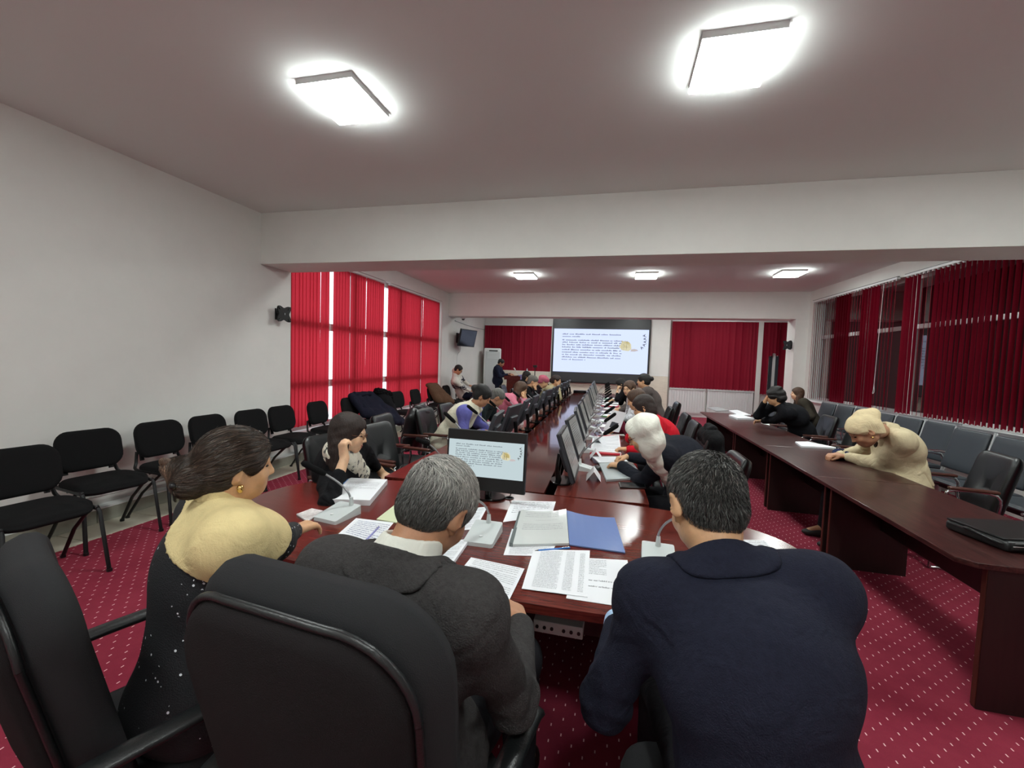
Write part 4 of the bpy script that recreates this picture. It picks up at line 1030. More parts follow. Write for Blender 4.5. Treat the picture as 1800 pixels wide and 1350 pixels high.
# ------------------------------------------------------------------ implicit-surface modelling for bodies and cloth
f32 = np.float32
def V3(*a): return np.array(a, dtype=np.float64)
def unit(v): v = np.asarray(v, float); return v / (np.linalg.norm(v) + 1e-12)
class Field:
    def __init__(s): s.ops = []; s.post = None
    def cap(s, a, b, ra, rb=None, k=0.03, op='u'): s.ops.append(('cap', op, k, np.asarray(a, float), np.asarray(b, float), ra, ra if rb is None else rb)); return s
    def ell(s, c, r, R=None, k=0.03, op='u'): s.ops.append(('ell', op, k, np.asarray(c, float), np.asarray(r, float), np.eye(3) if R is None else R)); return s
    def half(s, p, n, k=0.005): s.ops.append(('half', 's', k, np.asarray(p, float), unit(n))); return s     # removes the side n points to
    def bounds(s, o):
        if o[0] == 'cap':
            r = max(o[5], o[6]); return np.minimum(o[3], o[4]) - r, np.maximum(o[3], o[4]) + r
        if o[0] == 'ell':
            e = np.sqrt(((o[5] * o[4][None, :]) ** 2).sum(1)); return o[3] - e, o[3] + e
        return None
    @staticmethod
    def dist(o, x, y, z):
        if o[0] == 'cap':
            a, b, ra, rb = o[3], o[4], o[5], o[6]; d = b - a; L = float(d @ d) + 1e-12
            px, py, pz = x - f32(a[0]), y - f32(a[1]), z - f32(a[2])
            t = np.clip((px * f32(d[0]) + py * f32(d[1]) + pz * f32(d[2])) / f32(L), 0, 1)
            return np.sqrt((px - t * f32(d[0])) ** 2 + (py - t * f32(d[1])) ** 2 + (pz - t * f32(d[2])) ** 2) - (f32(ra) + t * f32(rb - ra))
        if o[0] == 'ell':
            c, r, R = o[3], o[4], o[5]
            px, py, pz = x - f32(c[0]), y - f32(c[1]), z - f32(c[2])
            k0 = 0; k1 = 0
            for i in range(3):
                q = px * f32(R[0, i]) + py * f32(R[1, i]) + pz * f32(R[2, i])
                k0 = k0 + (q / f32(r[i])) ** 2; k1 = k1 + (q / f32(r[i] ** 2)) ** 2
            k0 = np.sqrt(k0); k1 = np.sqrt(k1)
            return k0 * (k0 - 1) / np.maximum(k1, f32(1e-6))
        p, n = o[3], o[4]
        return -((x - f32(p[0])) * f32(n[0]) + (y - f32(p[1])) * f32(n[1]) + (z - f32(p[2])) * f32(n[2]))
    @staticmethod
    def comb(D, d, op, k):
        if op == 'u':
            h = np.maximum(f32(k) - np.abs(D - d), 0); return np.minimum(D, d) - h * h / f32(4 * k)
        d = -d; h = np.maximum(f32(k) - np.abs(D - d), 0); return np.maximum(D, d) + h * h / f32(4 * k)
    def eval(s, P):
        P = np.asarray(P, f32); x, y, z = P[:, 0], P[:, 1], P[:, 2]
        D = np.full(len(P), 1.0, f32)
        for o in s.ops: D = s.comb(D, s.dist(o, x, y, z), o[1], o[2])
        if s.post is not None: D = D + s.post(x, y, z).astype(f32)
        return D
    def grad(s, P, e=0.002):
        g = np.stack([s.eval(P + np.eye(3)[i] * e) - s.eval(P - np.eye(3)[i] * e) for i in range(3)], 1)
        return g / (np.linalg.norm(g, axis=1, keepdims=True) + 1e-9)
    def mesh(s, h):
        lo = np.full(3, 9e9); hi = -lo
        for o in s.ops:
            if o[1] == 'u':
                a, b = s.bounds(o); lo = np.minimum(lo, a); hi = np.maximum(hi, b)
        lo = lo - 3 * h - 0.01; n = np.ceil((hi + 3 * h + 0.01 - lo) / h).astype(int) + 1
        ax = [(lo[i] + h * np.arange(n[i])).astype(f32) for i in range(3)]
        D = np.full(n, 1.0, f32)
        for o in s.ops:
            if o[0] == 'half': sl = (slice(None),) * 3
            else:
                a, b = s.bounds(o); pad = o[2] + 3 * h + 0.012
                i0 = np.maximum(np.floor((a - pad - lo) / h).astype(int), 0); i1 = np.minimum(np.ceil((b + pad - lo) / h).astype(int) + 1, n)
                if (i1 <= i0).any(): continue
                sl = tuple(slice(p, q) for p, q in zip(i0, i1))
            x = ax[0][sl[0]][:, None, None]; y = ax[1][sl[1]][None, :, None]; z = ax[2][sl[2]][None, None, :]
            D[sl] = s.comb(D[sl], s.dist(o, x, y, z), o[1], o[2])
        if s.post is not None:
            I = np.nonzero(np.abs(D) < 0.04)
            D[I] += s.post(ax[0][I[0]], ax[1][I[1]], ax[2][I[2]]).astype(f32)
        return nets(D, lo, h)
CORN = np.array([(i, j, k) for i in (0, 1) for j in (0, 1) for k in (0, 1)])
EDG = [(a, b) for a in range(8) for b in range(a + 1, 8) if np.abs(CORN[a] - CORN[b]).sum() == 1]
def nets(D, lo, h):
    I = D < 0; n = D.shape
    c = np.zeros((n[0] - 1, n[1] - 1, n[2] - 1), np.int8)
    for a, b, d in CORN: c += I[a:n[0] - 1 + a, b:n[1] - 1 + b, d:n[2] - 1 + d]
    act = np.argwhere((c > 0) & (c < 8))
    idx = np.full(c.shape, -1, np.int32); idx[tuple(act.T)] = np.arange(len(act))
    vals = np.stack([D[act[:, 0] + a, act[:, 1] + b, act[:, 2] + d] for a, b, d in CORN], 1)
    S = np.zeros((len(act), 3)); W = np.zeros(len(act))
    for a, b in EDG:
        va, vb = vals[:, a], vals[:, b]; m_ = (va < 0) != (vb < 0)
        t = np.where(m_, va / np.where(m_, va - vb, 1), 0)
        S += m_[:, None] * (CORN[a] + t[:, None] * (CORN[b] - CORN[a])); W += m_
    V = lo + h * (act + S / W[:, None])
    Fs = []
    for axn in range(3):
        sl0 = [slice(None)] * 3; sl1 = [slice(None)] * 3
        sl0[axn] = slice(0, n[axn] - 1); sl1[axn] = slice(1, n[axn])
        a = I[tuple(sl0)]; b = I[tuple(sl1)]
        for sign in (0, 1):
            m_ = (a & ~b) if sign == 0 else (~a & b)
            P = np.argwhere(m_); u, v = [(1, 2), (2, 0), (0, 1)][axn]
            ok = (P[:, u] > 0) & (P[:, v] > 0) & (P[:, u] < n[u] - 1) & (P[:, v] < n[v] - 1); P = P[ok]
            def at(du, dv):
                Q = P.copy(); Q[:, u] += du; Q[:, v] += dv; return idx[Q[:, 0], Q[:, 1], Q[:, 2]]
            q = np.stack([at(-1, -1), at(0, -1), at(0, 0), at(-1, 0)], 1)
            Fs.append(q if sign == 0 else q[:, ::-1])
    return V, np.concatenate(Fs)
def np_mesh(name, V, Fq, material, parent, smooth=True):
    me = bpy.data.meshes.new(name); nv = len(V); nf = len(Fq); k = Fq.shape[1]
    me.vertices.add(nv); me.vertices.foreach_set('co', np.asarray(V, f32).ravel())
    me.loops.add(nf * k); me.loops.foreach_set('vertex_index', Fq.astype(np.int32).ravel())
    me.polygons.add(nf); me.polygons.foreach_set('loop_start', np.arange(nf, dtype=np.int32) * k)
    me.polygons.foreach_set('use_smooth', np.ones(nf, bool))
    me.update(calc_edges=True); me.validate()
    return link(name, me, material, parent)
def relax(V, Fq, it=1, lam=0.5):
    for _ in range(it):
        S = np.zeros_like(V); C = np.zeros(len(V))
        for k in range(4):
            a = Fq[:, k]
            for b in (Fq[:, (k + 1) % 4], Fq[:, (k - 1) % 4]):
                np.add.at(S, a, V[b]); np.add.at(C, a, 1)
        V = V + lam * (S / np.maximum(C, 1)[:, None] - V)
    return V
def sdf_part(name, F_, h, material, parent, it=1):
    V, Q = F_.mesh(h)
    if len(V) == 0: return None
    return np_mesh(name, relax(V, Q, it) if it else V, Q, material, parent)
def folds(amp, freq=26.0, seed=0, aniso=(1, 1, 1)):
    rg = np.random.RandomState(seed); K = [(unit(rg.randn(3) * aniso) * freq * rg.uniform(0.6, 1.7), rg.uniform(0, 6.3)) for _ in range(5)]
    def fn(x, y, z):
        w = 0.012 * np.sin(17 * x + 11 * z + seed) + 0.012 * np.sin(13 * y - 9 * z); o = 0
        for kv, ph in K: o = o + np.sin(kv[0] * (x + w) + kv[1] * (y - w) + kv[2] * (z + w) + ph)
        return amp * np.maximum(o / 2.2, -0.6)
    return fn
def basis(yaw, pitch=0.0, roll=0.0):
    """columns right, forward, up; yaw counter-clockwise from +Y, pitch down positive, roll to the right positive (degrees)"""
    y, p, r = (math.radians(v) for v in (yaw, pitch, roll))
    Rm = Matrix.Rotation(y, 3, 'Z') @ Matrix.Rotation(-p, 3, 'X') @ Matrix.Rotation(r, 3, 'Y')
    return np.array(Rm)
def ik(S, W, l1, l2, pole):
    d = W - S; L = np.linalg.norm(d); L = min(L, (l1 + l2) * 0.995); dn = unit(d); W = S + dn * L
    a = (l1 * l1 - l2 * l2 + L * L) / (2 * L); hh = math.sqrt(max(l1 * l1 - a * a, 1e-6))
    p = pole - dn * (pole @ dn); return S + dn * a + unit(p) * hh, W
def hand(F_, W, d, n, side, curl=0.5, s=1.0, pinch=False):
    d = unit(d); n = unit(n - d * (n @ d)); t = np.cross(d, n) * (1 if side > 0 else -1)
    kx = [0.029, 0.010, -0.010, -0.027]; ln = [0.070, 0.078, 0.072, 0.056]
    for i in range(4):
        K = W + s * (d * (0.088 - 0.004 * abs(i - 1)) + t * kx[i])
        F_.cap(W + s * (t * kx[i] * 0.55 + d * 0.005), K, 0.0165 * s, 0.0125 * s, k=0.014)
        p = K; dirv = d.copy(); ang = 0.0; c = curl * (1 + 0.12 * i) if not (pinch and i == 0) else curl * 0.75
        for j, (fr, an) in enumerate(((0.45, 55), (0.30, 70), (0.25, 40))):
            ang += math.radians(an) * c; dirv = d * math.cos(ang) + n * math.sin(ang)
            q = p + dirv * ln[i] * fr * s
            F_.cap(p, q, (0.0102 - 0.0009 * j) * s, (0.0095 - 0.001 * j) * s, k=0.004); p = q
    a = W + s * (d * 0.022 + t * 0.022); b = W + s * (d * 0.055 + t * 0.046 + n * 0.016); c_ = b + s * (d * 0.03 + n * 0.012 - t * 0.002); e = c_ + s * unit(d + 0.4 * n - 0.5 * t * curl) * 0.024
    F_.cap(a, b, 0.016 * s, 0.0125 * s, k=0.014); F_.cap(b, c_, 0.0118 * s, 0.0105 * s, k=0.005); F_.cap(c_, e, 0.0105 * s, 0.0085 * s, k=0.004)

SKIN = {}
def skin(name, c):
    k = 'skin_' + name
    M = mat(k, c, 0.5, var=0.10, vscale=25, bump=0.06, bscale=220, spec=0.35)
    b = M.node_tree.nodes['Principled BSDF']; b.inputs['Subsurface Weight'].default_value = 0.12; b.inputs['Subsurface Radius'].default_value = (0.012, 0.005, 0.003); b.inputs['Subsurface Scale'].default_value = 0.6
    return M
SK_L = skin('light', srgb(206, 160, 122)); SK_M = skin('tan', srgb(178, 130, 100)); SK_F = skin('fair', srgb(222, 180, 146))
def hairmat(name, c): return mat('hair_' + name, c, 0.58, var=0.45, vscale=60, stretch=(1.5, 1.5, 0.25), bump=0.5, bscale=130, spec=0.4)
HM_BLACK = hairmat('black', srgb(24, 21, 21)); HM_DBROWN = hairmat('dark_brown', srgb(42, 30, 26)); HM_BROWN = hairmat('brown', srgb(74, 52, 38)); HM_GREY = hairmat('grey', srgb(96, 94, 90)); HM_SALT = hairmat('salt_pepper', srgb(58, 56, 54))
def cloth(name, c, bump=0.25, bs=350, var=0.08, vs=30, rough=0.9, sheen=0.0, wr=0.45, **k):
    new = 'cloth_' + name not in MATS
    M = mat('cloth_' + name, c, rough, var=var, vscale=vs, bump=bump, bscale=bs, spec=0.15, sheen=sheen, **k)
    if new and wr:                                          # soft wrinkles under the weave
        nt = M.node_tree; b1 = [n for n in nt.nodes if n.type == 'BUMP'][0]; mp = [n for n in nt.nodes if n.type == 'MAPPING'][0]
        n = nt.nodes.new('ShaderNodeTexNoise'); n.inputs['Scale'].default_value = 9.0; n.inputs['Detail'].default_value = 2.5; n.inputs['Distortion'].default_value = 1.6
        b2 = nt.nodes.new('ShaderNodeBump'); b2.inputs['Strength'].default_value = wr; b2.inputs['Distance'].default_value = 0.025
        nt.links.new(mp.outputs[0], n.inputs['Vector']); nt.links.new(n.outputs['Fac'], b2.inputs['Height']); nt.links.new(b2.outputs[0], b1.inputs['Normal'])
    return M

def head_field(F_, Hc, R, s, ears=True, neckto=None):
    def p(x, y, z): return Hc + s * (R @ V3(x, y, z))
    E = lambda c, r, k=0.02, op='u', Rl=None: F_.ell(p(*c), V3(*r) * s, R if Rl is None else R @ Rl, k, op)
    E((0, -0.012, 0.032), (0.0745, 0.094, 0.082)); E((0, 0.020, -0.028), (0.0615, 0.070, 0.086), 0.03)
    E((0, 0.048, -0.080), (0.036, 0.036, 0.030), 0.03)
    for q in (-1, 1):
        E((q * 0.034, 0.060, -0.032), (0.028, 0.026, 0.030), 0.02); E((q * 0.048, 0.005, -0.066), (0.018, 0.04, 0.026), 0.025)
        E((q * 0.031, 0.098, 0.004), (0.017, 0.017, 0.012), 0.014, 's')
    F_.cap(p(-0.032, 0.079, 0.020), p(0.032, 0.079, 0.020), 0.0115 * s, k=0.016)
    F_.cap(p(0, 0.086, 0.010), p(0, 0.104, -0.026), 0.0065 * s, 0.0105 * s, k=0.012)
    for q in (-1, 1): E((q * 0.011, 0.094, -0.030), (0.008, 0.010, 0.007), 0.008)
    E((0, 0.085, -0.055), (0.022, 0.010, 0.0065), 0.007); E((0, 0.082, -0.066), (0.019, 0.011, 0.0065), 0.007); E((0, 0.098, -0.0605), (0.024, 0.010, 0.0022), 0.004, 's')
    if ears:
        for q in (-1, 1):
            Rl = np.array(Matrix.Rotation(q * -0.5, 3, 'Z') @ Matrix.Rotation(-0.2, 3, 'X'))
            E((q * 0.083, -0.012, -0.008), (0.0085, 0.021, 0.034), 0.008, 'u', Rl); E((q * 0.0915, -0.003, -0.004), (0.006, 0.011, 0.020), 0.005, 's', Rl); E((q * 0.0765, 0.004, -0.038), (0.007, 0.008, 0.010), 0.008); E((q * 0.072, 0.0, -0.008), (0.012, 0.012, 0.024), 0.008)
    return p
def torso_field(F_, J, add, gx=1.0, k=0.06, hips=True, chest=1.0):
    R, P, C, N, s = J['R'], J['P'], J['C'], J['N'], J['s']
    e = lambda c, r, kk=k: F_.ell(c, (V3(*r) * V3(gx, gx, 1) * s + add), R, kk)
    if hips: F_.ell(P, V3(0.175 * gx, 0.15 * gx, 0.125) * s + add, J['Rp'], k)
    e((P + C) / 2, (0.15, 0.118, 0.17)); e(C + J['u'] * 0.05 * s, (0.165 * chest, 0.122 * chest, 0.165))
    if J.get('bust'):
        for q in (-1, 1): F_.ell(C + J['u'] * 0.01 * s + J['f'] * 0.085 * s + q * J['r'] * 0.075 * s, V3(0.07, 0.06, 0.07) * s + add, R, 0.05)
    for q in (0, 1):
        S = J['S'][q]; F_.cap(C + J['u'] * 0.10 * s, S, 0.085 * s + add, 0.058 * s + add, k=0.05)
        F_.cap(N - J['u'] * 0.015 * s, S + J['u'] * 0.004, 0.050 * s + add * 0.8, 0.052 * s + add, k=0.04)

def person(label, pelvis, yaw, head, hrot=(0, 0, 0), s=1.0, hs=None, neck=None, ears=True, seat=0.47, hands=None, top=None, legs=None, sk=None, hair=None, hm=None, female=False, sh=0.185,
           girth=1.0, h=0.011, bulge=0.05, stand=False, group=None, fold=0.003, sleeve=1.0, twist=0.0, extras=None, shoes=None, brow=True, nlen=0.6, legz=None, seed=0, thigh_yaw=None, cat='person', pelz=None):
    """hands: {'R': (wrist_world, pole_world_dir, finger_dir, palm_normal, curl), 'L': ...}"""
    root = thing('person', label, cat, (pelvis[0], pelvis[1], 0), math.radians(yaw), group)
    Rz = basis(yaw); toL = lambda w: Rz.T @ (np.asarray(w, float) - V3(pelvis[0], pelvis[1], 0)); toD = lambda d: Rz.T @ np.asarray(d, float)
    Hc = toL(head); R_h = Rz.T @ basis(*hrot)
    P = V3(0, 0, pelz if pelz else (seat + 0.105 * s if not stand else 0.93 * s))
    hs = hs or s * 0.97
    hp = lambda x, y, z: Hc + hs * (R_h @ V3(x, y, z))
    nb = hp(0, -0.022, -0.085); N = nb + s * nlen * (0.5 * (R_h @ V3(0, -0.25, -1)) + 0.5 * V3(0, -0.45, -1)) * 0.085
    if neck is not None: N = toL(neck)
    up = unit(N - P); r = unit(basis(twist) @ V3(1, 0, 0)); r = unit(r - up * (r @ up)); f = np.cross(up, r)
    C = P + (N - P) * 0.55 - f * bulge * s; u2 = unit(N - C); r2 = unit(r - u2 * (r @ u2)); R = np.stack([r2, np.cross(u2, r2), u2], 1)
    J = dict(P=P, C=C, N=N, s=s, R=R, Rp=np.eye(3), u=u2, r=r2, f=R[:, 1], bust=female)
    drop = 0.062 * s
    J['S'] = [N - u2 * drop - r2 * sh * s, N - u2 * drop + r2 * sh * s]            # left, right
    hands = hands or {}
    arms = {}
    for key, q in (('L', 0), ('R', 1)):
        S = J['S'][q]; sg = -1 if q == 0 else 1
        if key in hands:
            W, pole, fd, pn, cu = hands[key][:5]
            W = toL(W); E_, W = ik(S, W, 0.295 * s, 0.262 * s, toD(pole)); fd = toD(fd); pn = toD(pn)
        else:
            W = P + V3(sg * 0.13, 0.30, 0.06) * s if not stand else P + V3(sg * 0.26, 0.05, -0.1) * s
            E_, W = ik(S, W, 0.295 * s, 0.262 * s, V3(sg * 0.6, -0.5, -0.6)); fd = unit(V3(-sg * 0.3, 1, -0.1)); pn = V3(0, 0, -1); cu = 0.4
        arms[key] = (S, E_, W, fd, pn, cu)
    # legs
    ty = math.radians(thigh_yaw or 0); legp = []
    for sg in (-1, 1):
        Hj = P + V3(sg * 0.085, 0.02, -0.01) * s
        if stand: K = V3(sg * 0.1 * s, 0.03, 0.5 * s); A_ = V3(sg * 0.11 * s, -0.02, 0.085)
        else:
            K = Hj + V3(math.sin(-ty) * 0.42 + sg * 0.05, math.cos(ty) * 0.41, -0.005) * s; K[2] = seat + 0.08; A_ = K + V3(0, 0.04, 0) * s; A_[2] = 0.09
        legp.append((Hj, K, A_))
    # ---- body: one continuous skin surface
    B = Field(); p = head_field(B, Hc, R_h, hs, ears)
    B.cap(hp(0, -0.022, -0.04), N, 0.052 * s, 0.056 * s, k=0.035)
    torso_field(B, J, -0.014, 1.0)
    for key in ('L', 'R'):
        S, E_, W, fd, pn, cu = arms[key]
        B.cap(S, E_, 0.044 * s, 0.037 * s, k=0.03); B.cap(E_, W, 0.038 * s, 0.0265 * s, k=0.02); hand(B, W, fd, pn, 1 if key == 'R' else -1, cu, s * (0.96 if female else 1.03))
    for Hj, K, A_ in legp:
        B.cap(Hj, K, 0.07 * s, 0.05 * s, k=0.05); B.cap(K, A_, 0.05 * s, 0.034 * s, k=0.03); B.cap(A_, A_ + V3(0, 0.13, -0.045), 0.034 * s, 0.028 * s, k=0.03)
    body = sdf_part('body', B, h, sk or SK_L, root, it=1); J['body'] = body
    # ---- clothing
    if top:
        T = Field(); c_add = 0.012 + 0.004 * (h > 0.009)
        torso_field(T, J, c_add, girth, chest=1.0 + 0.3 * (girth - 1))
        for key in ('L', 'R'):
            S, E_, W, *_ = arms[key]; W2 = E_ + (W - E_) * (0.93 if sleeve >= 1 else sleeve)
            T.cap(S, E_, 0.058 * s + 0.3 * c_add, 0.05 * s + 0.3 * c_add, k=top.get('k', 0.075)); T.cap(E_, W2, 0.049 * s + 0.3 * c_add, 0.039 * s, k=0.035)
        if top.get('coat'):
            for Hj, K, A_ in legp: T.cap(Hj, Hj + (K - Hj) * top['coat'], 0.11 * s, 0.10 * s, k=0.08)
        if not top.get('high'): T.cap(N + J['u'] * 0.01, nb + (nb - N) * 1.0, 0.050 * s, 0.058 * s, k=0.012, op='s')
        if top.get('suit'):
            for q in (0, 1): T.ell(J['S'][q] + J['u'] * 0.026 * s + (J['N'] - J['S'][q]) * 0.1, V3(0.075, 0.07, 0.034) * s, R, 0.05)
        base = folds(fold or 0.001, top.get('freq', 24), seed + 3)
        def post(x, y, z, arms=arms, base=base, suit=top.get('suit')):
            o = base(x, y, z)
            for key in ('L', 'R'):
                S, E_, W, *_ = arms[key]
                for (A0, A1, cen, wid, fr) in ((S, E_, E_, 0.13, 95.0), (E_, W, E_, 0.16, 80.0), (S, E_, S + (E_ - S) * 0.25, 0.09, 60.0)):
                    ax = unit(A1 - A0); sd = unit(np.cross(ax, V3(0.3, 0.2, 1))); t_ = (x - A0[0]) * ax[0] + (y - A0[1]) * ax[1] + (z - A0[2]) * ax[2]; w_ = (x - A0[0]) * sd[0] + (y - A0[1]) * sd[1] + (z - A0[2]) * sd[2]
                    g = np.exp(-((x - cen[0]) ** 2 + (y - cen[1]) ** 2 + (z - cen[2]) ** 2) / wid ** 2)
                    o = o + g * fold * 0.8 * np.sin(fr * t_ + 34 * w_ + 2.6 * np.sin(31 * w_ + seed)) * (0.55 + 0.45 * np.sin(23 * w_ + 17 * t_ + seed))
                if suit:
                    ax = unit(E_ - S + (S - N) * 0.9); t_ = (x - S[0]) * ax[0] + (y - S[1]) * ax[1] + (z - S[2]) * ax[2]
                    o = o + 0.0045 * np.exp(-((t_ - 0.01) / 0.006) ** 2) * (((x - S[0]) ** 2 + (y - S[1]) ** 2 + (z - S[2]) ** 2) < 0.14 ** 2)
            if suit:
                dm = (x - C[0]) * r2[0] + (y - C[1]) * r2[1] + (z - C[2]) * r2[2]; df = (x - C[0]) * R[0, 1] + (y - C[1]) * R[1, 1] + (z - C[2]) * R[2, 1]
                o = o + 0.004 * np.exp(-(dm / 0.005) ** 2) * (df < 0)
            return o
        if fold: T.post = post
        J['top_field'] = T
        J['top_obj'] = sdf_part(top.get('name', 'sweater'), T, h * 1.1, top['m'], root, it=1)
        if top.get('collar'):
            G = Field(); n0 = N + J['u'] * 0.018 * s; n1 = N + (nb - N) * 0.72 + J['u'] * 0.014 * s
            fdir = J['f']
            for k in range(28):
                a = 2 * PI * k / 28
                if abs((a - PI / 2 + PI) % (2 * PI) - PI) < 0.35: continue
                rad = 0.066 * s
                q = lambda zc, rr: zc + rr * (math.cos(a) * J['r'] + math.sin(a) * fdir)
                G.cap(q(n0, rad * 1.12), q(n1, rad * 0.98), 0.0085 * s, 0.007 * s, k=0.012)
            sdf_part('collar', G, max(h * 0.7, 0.005), top['collar'], J['top_obj'], it=1)
    L_ = Field()
    L_.ell(P, V3(0.178, 0.15, 0.12) * s, None, 0.06)
    for Hj, K, A_ in legp:
        L_.cap(Hj, K, 0.088 * s, 0.066 * s, k=0.05); L_.cap(K, A_, 0.066 * s, 0.05 * s, k=0.04)
    L_.post = folds(0.003, 22, seed + 9)
    sdf_part('trousers', L_, 0.014, legs or M_TROUSER, root, it=1)
    for Hj, K, A_ in legp:
        a = bpy.data.objects.new('shoe', SHOE if not shoes else shoes); COL.objects.link(a); a.parent = root; a.location = (A_[0], A_[1] + 0.03, 0.0)
    # ---- head details
    J.update(hs=hs, Hc=Hc, Rh=R_h, hp=hp, arms=arms, root=root, nb=nb, h=h, toL=toL, legp=legp, hm=hm)
    if brow:
        G = Field()
        for q in (-1, 1): G.cap(hp(q * 0.018, 0.0885, 0.021), hp(q * 0.044, 0.078, 0.022), 0.0042 * hs, 0.003 * hs, k=0.004)
        sdf_part('eyebrows', G, 0.0035, hm or HM_BLACK, body, it=0)
        G = Field()
        for q in (-1, 1): G.ell(hp(q * 0.031, 0.0785, 0.003), V3(0.0135, 0.0085, 0.0055) * hs, R_h, 0.002)
        sdf_part('eyes', G, 0.0035, M_EYE, body, it=0)
        G = Field(); G.ell(hp(0, 0.0865, -0.0555), V3(0.0205, 0.0095, 0.0058) * hs, R_h, 0.003); G.ell(hp(0, 0.0835, -0.0665), V3(0.0178, 0.0105, 0.0058) * hs, R_h, 0.003)
        if female: sdf_part('lips', G, 0.0035, M_LIPS, body, it=0)
    if hair: hair(J)
    for e in (extras or []): e(J)
    return J
M_EYE = mat('dark_eyes', srgb(34, 24, 20), 0.2); M_LIPS = mat('lips', srgb(165, 92, 84), 0.4)
M_TROUSER = cloth('charcoal_trousers', srgb(28, 28, 32))
def make_shoe(material, sole):
    G = Field(); G.ell((0, 0.0, 0.05), (0.043, 0.085, 0.05), None, 0.03); G.ell((0, 0.085, 0.035), (0.045, 0.085, 0.034), None, 0.03); G.half((0, 0, 0.008), (0, 0, -1))
    V, Q = G.mesh(0.009); me = bpy.data.meshes.new('shoe'); me.from_pydata(relax(V, Q, 1).tolist(), [], Q.tolist())
    me.polygons.foreach_set('use_smooth', [True] * len(me.polygons)); me.materials.append(material); me.update(); return me
SHOE = make_shoe(mat('black_shoe_leather', srgb(20, 19, 20), 0.35), None)

# ---- hair and head coverings (all in head space)
def hair_field(J, kind):
    G = Field(); hp, R, s = J['hp'], J['Rh'], J['hs']
    E = lambda c, r, k=0.02, op='u': G.ell(hp(*c), V3(*r) * s, R, k, op)
    t = 0.0
    if kind in ('short', 'thin'):
        t = 0.006 if kind == 'thin' else 0.011
        E((0, -0.014, 0.034), (0.0755 + t, 0.096 + t, 0.083 + t)); E((0, -0.045, -0.02), (0.062 + t, 0.055 + t, 0.062))
        E((0, 0.105, -0.032), (0.085, 0.058, 0.095), 0.02, 's')
        for q in (-1, 1): E((q * 0.100, 0.004, -0.028), (0.034, 0.040, 0.052), 0.010, 's')
        G.half(hp(0, 0, -0.085), R @ V3(0, 0.25, -1), 0.01)
    elif kind in ('long', 'bob', 'tied', 'fluffy'):
        t = 0.015 if kind != 'fluffy' else 0.03
        E((0, -0.014, 0.034), (0.0755 + t, 0.097 + t, 0.083 + t))
        E((0, -0.05, -0.02), (0.07 + t * 0.7, 0.055 + t, 0.07), 0.03)
        if kind == 'long':
            E((0, -0.055, -0.11), (0.088, 0.05, 0.13), 0.04)
            for q in (-1, 1): E((q * 0.078, -0.015, -0.11), (0.026, 0.05, 0.14), 0.03)
        if kind == 'bob':
            E((0, -0.04, -0.06), (0.09, 0.07, 0.09), 0.04)
        E((0, 0.105, -0.035), (0.072, 0.06, 0.088), 0.02, 's')
        if kind == 'tied':
            for q in (-1, 1): E((q * 0.095, 0.02, -0.035), (0.032, 0.04, 0.045), 0.012, 's')
            G.half(hp(0, 0, -0.085), R @ V3(0, 0.3, -1), 0.01)
        if kind == 'fluffy':
            for q in (-1, 1): E((q * 0.11, 0.035, -0.05), (0.03, 0.04, 0.04), 0.012, 's')
            E((0, -0.07, -0.04), (0.085, 0.06, 0.06), 0.03)
            G.half(hp(0, 0, -0.09), R @ V3(0, 0.3, -1), 0.01)
    return G
def strands(J, G, flow, n, length, seg, width, colfn, lift=0.004, seed=1, name='hair_strands', zmin=-9, jitter=0.25, keep=None):
    """combed hair: ribbons traced over the hair surface along flow(local points)"""
    V, Q = G.mesh(0.008); rg = np.random.RandomState(seed)
    tri = V[Q]; c = tri.mean(1); c = c[rg.randint(0, len(c), n)] + rg.randn(n, 3) * 0.003
    toH = lambda P: (P - J['Hc']) @ J['Rh'] / J['hs']
    L0 = toH(c); ok = L0[:, 2] > zmin
    if keep is not None: ok &= keep(L0)
    c = c[ok]; L0 = L0[ok]; n = len(c)
    pts = [c]; ln = length(L0) if callable(length) else np.full(n, length); ln = ln * rg.uniform(0.7, 1.2, n)
    jit = rg.randn(n, 3) * jitter
    P = c.copy()
    for i in range(seg):
        d = flow(toH(P)) + jit; d = d @ J['Rh'].T; nr = G.grad(P); d = d - nr * (d * nr).sum(1, keepdims=True)
        d /= np.linalg.norm(d, axis=1, keepdims=True) + 1e-9
        P = P + d * (ln / seg)[:, None]; dd = G.eval(P)[:, None]; P = P - nr * (np.clip(dd, -0.02, 0.02) - lift * (0.4 + (i + 1) / seg))
        pts.append(P)
    pts = np.stack(pts, 1); nr = G.grad(pts[:, 0]); tg = pts[:, 1] - pts[:, 0]; sd = np.cross(tg, nr); sd /= np.linalg.norm(sd, axis=1, keepdims=True) + 1e-9
    th_ = rg.uniform(-1.1, 1.1, (n, 1)); sd = sd * np.cos(th_) + nr * np.sin(th_)
    w = width * (1 - np.linspace(0, 1, seg + 1) ** 2 * 0.9)
    A_ = pts + sd[:, None, :] * w[None, :, None]; B_ = pts - sd[:, None, :] * w[None, :, None]
    VV = np.stack([A_, B_], 2).reshape(-1, 3); b = (np.arange(n) * (seg + 1) * 2)[:, None] + (np.arange(seg) * 2)[None, :]
    FF = np.stack([b, b + 1, b + 3, b + 2], -1).reshape(-1, 4)
    o = np_mesh(name, VV, FF, M_STRAND, J.get('hair_obj', J['root'])); o['kind'] = 'stuff'
    cl = np.repeat(colfn(L0, rg), (seg + 1) * 2, axis=0); cl = np.concatenate([cl, np.ones((len(cl), 1))], 1)
    at = o.data.color_attributes.new('strand_colour', 'FLOAT_COLOR', 'POINT'); at.data.foreach_set('color', cl.astype(f32).ravel())
    return o
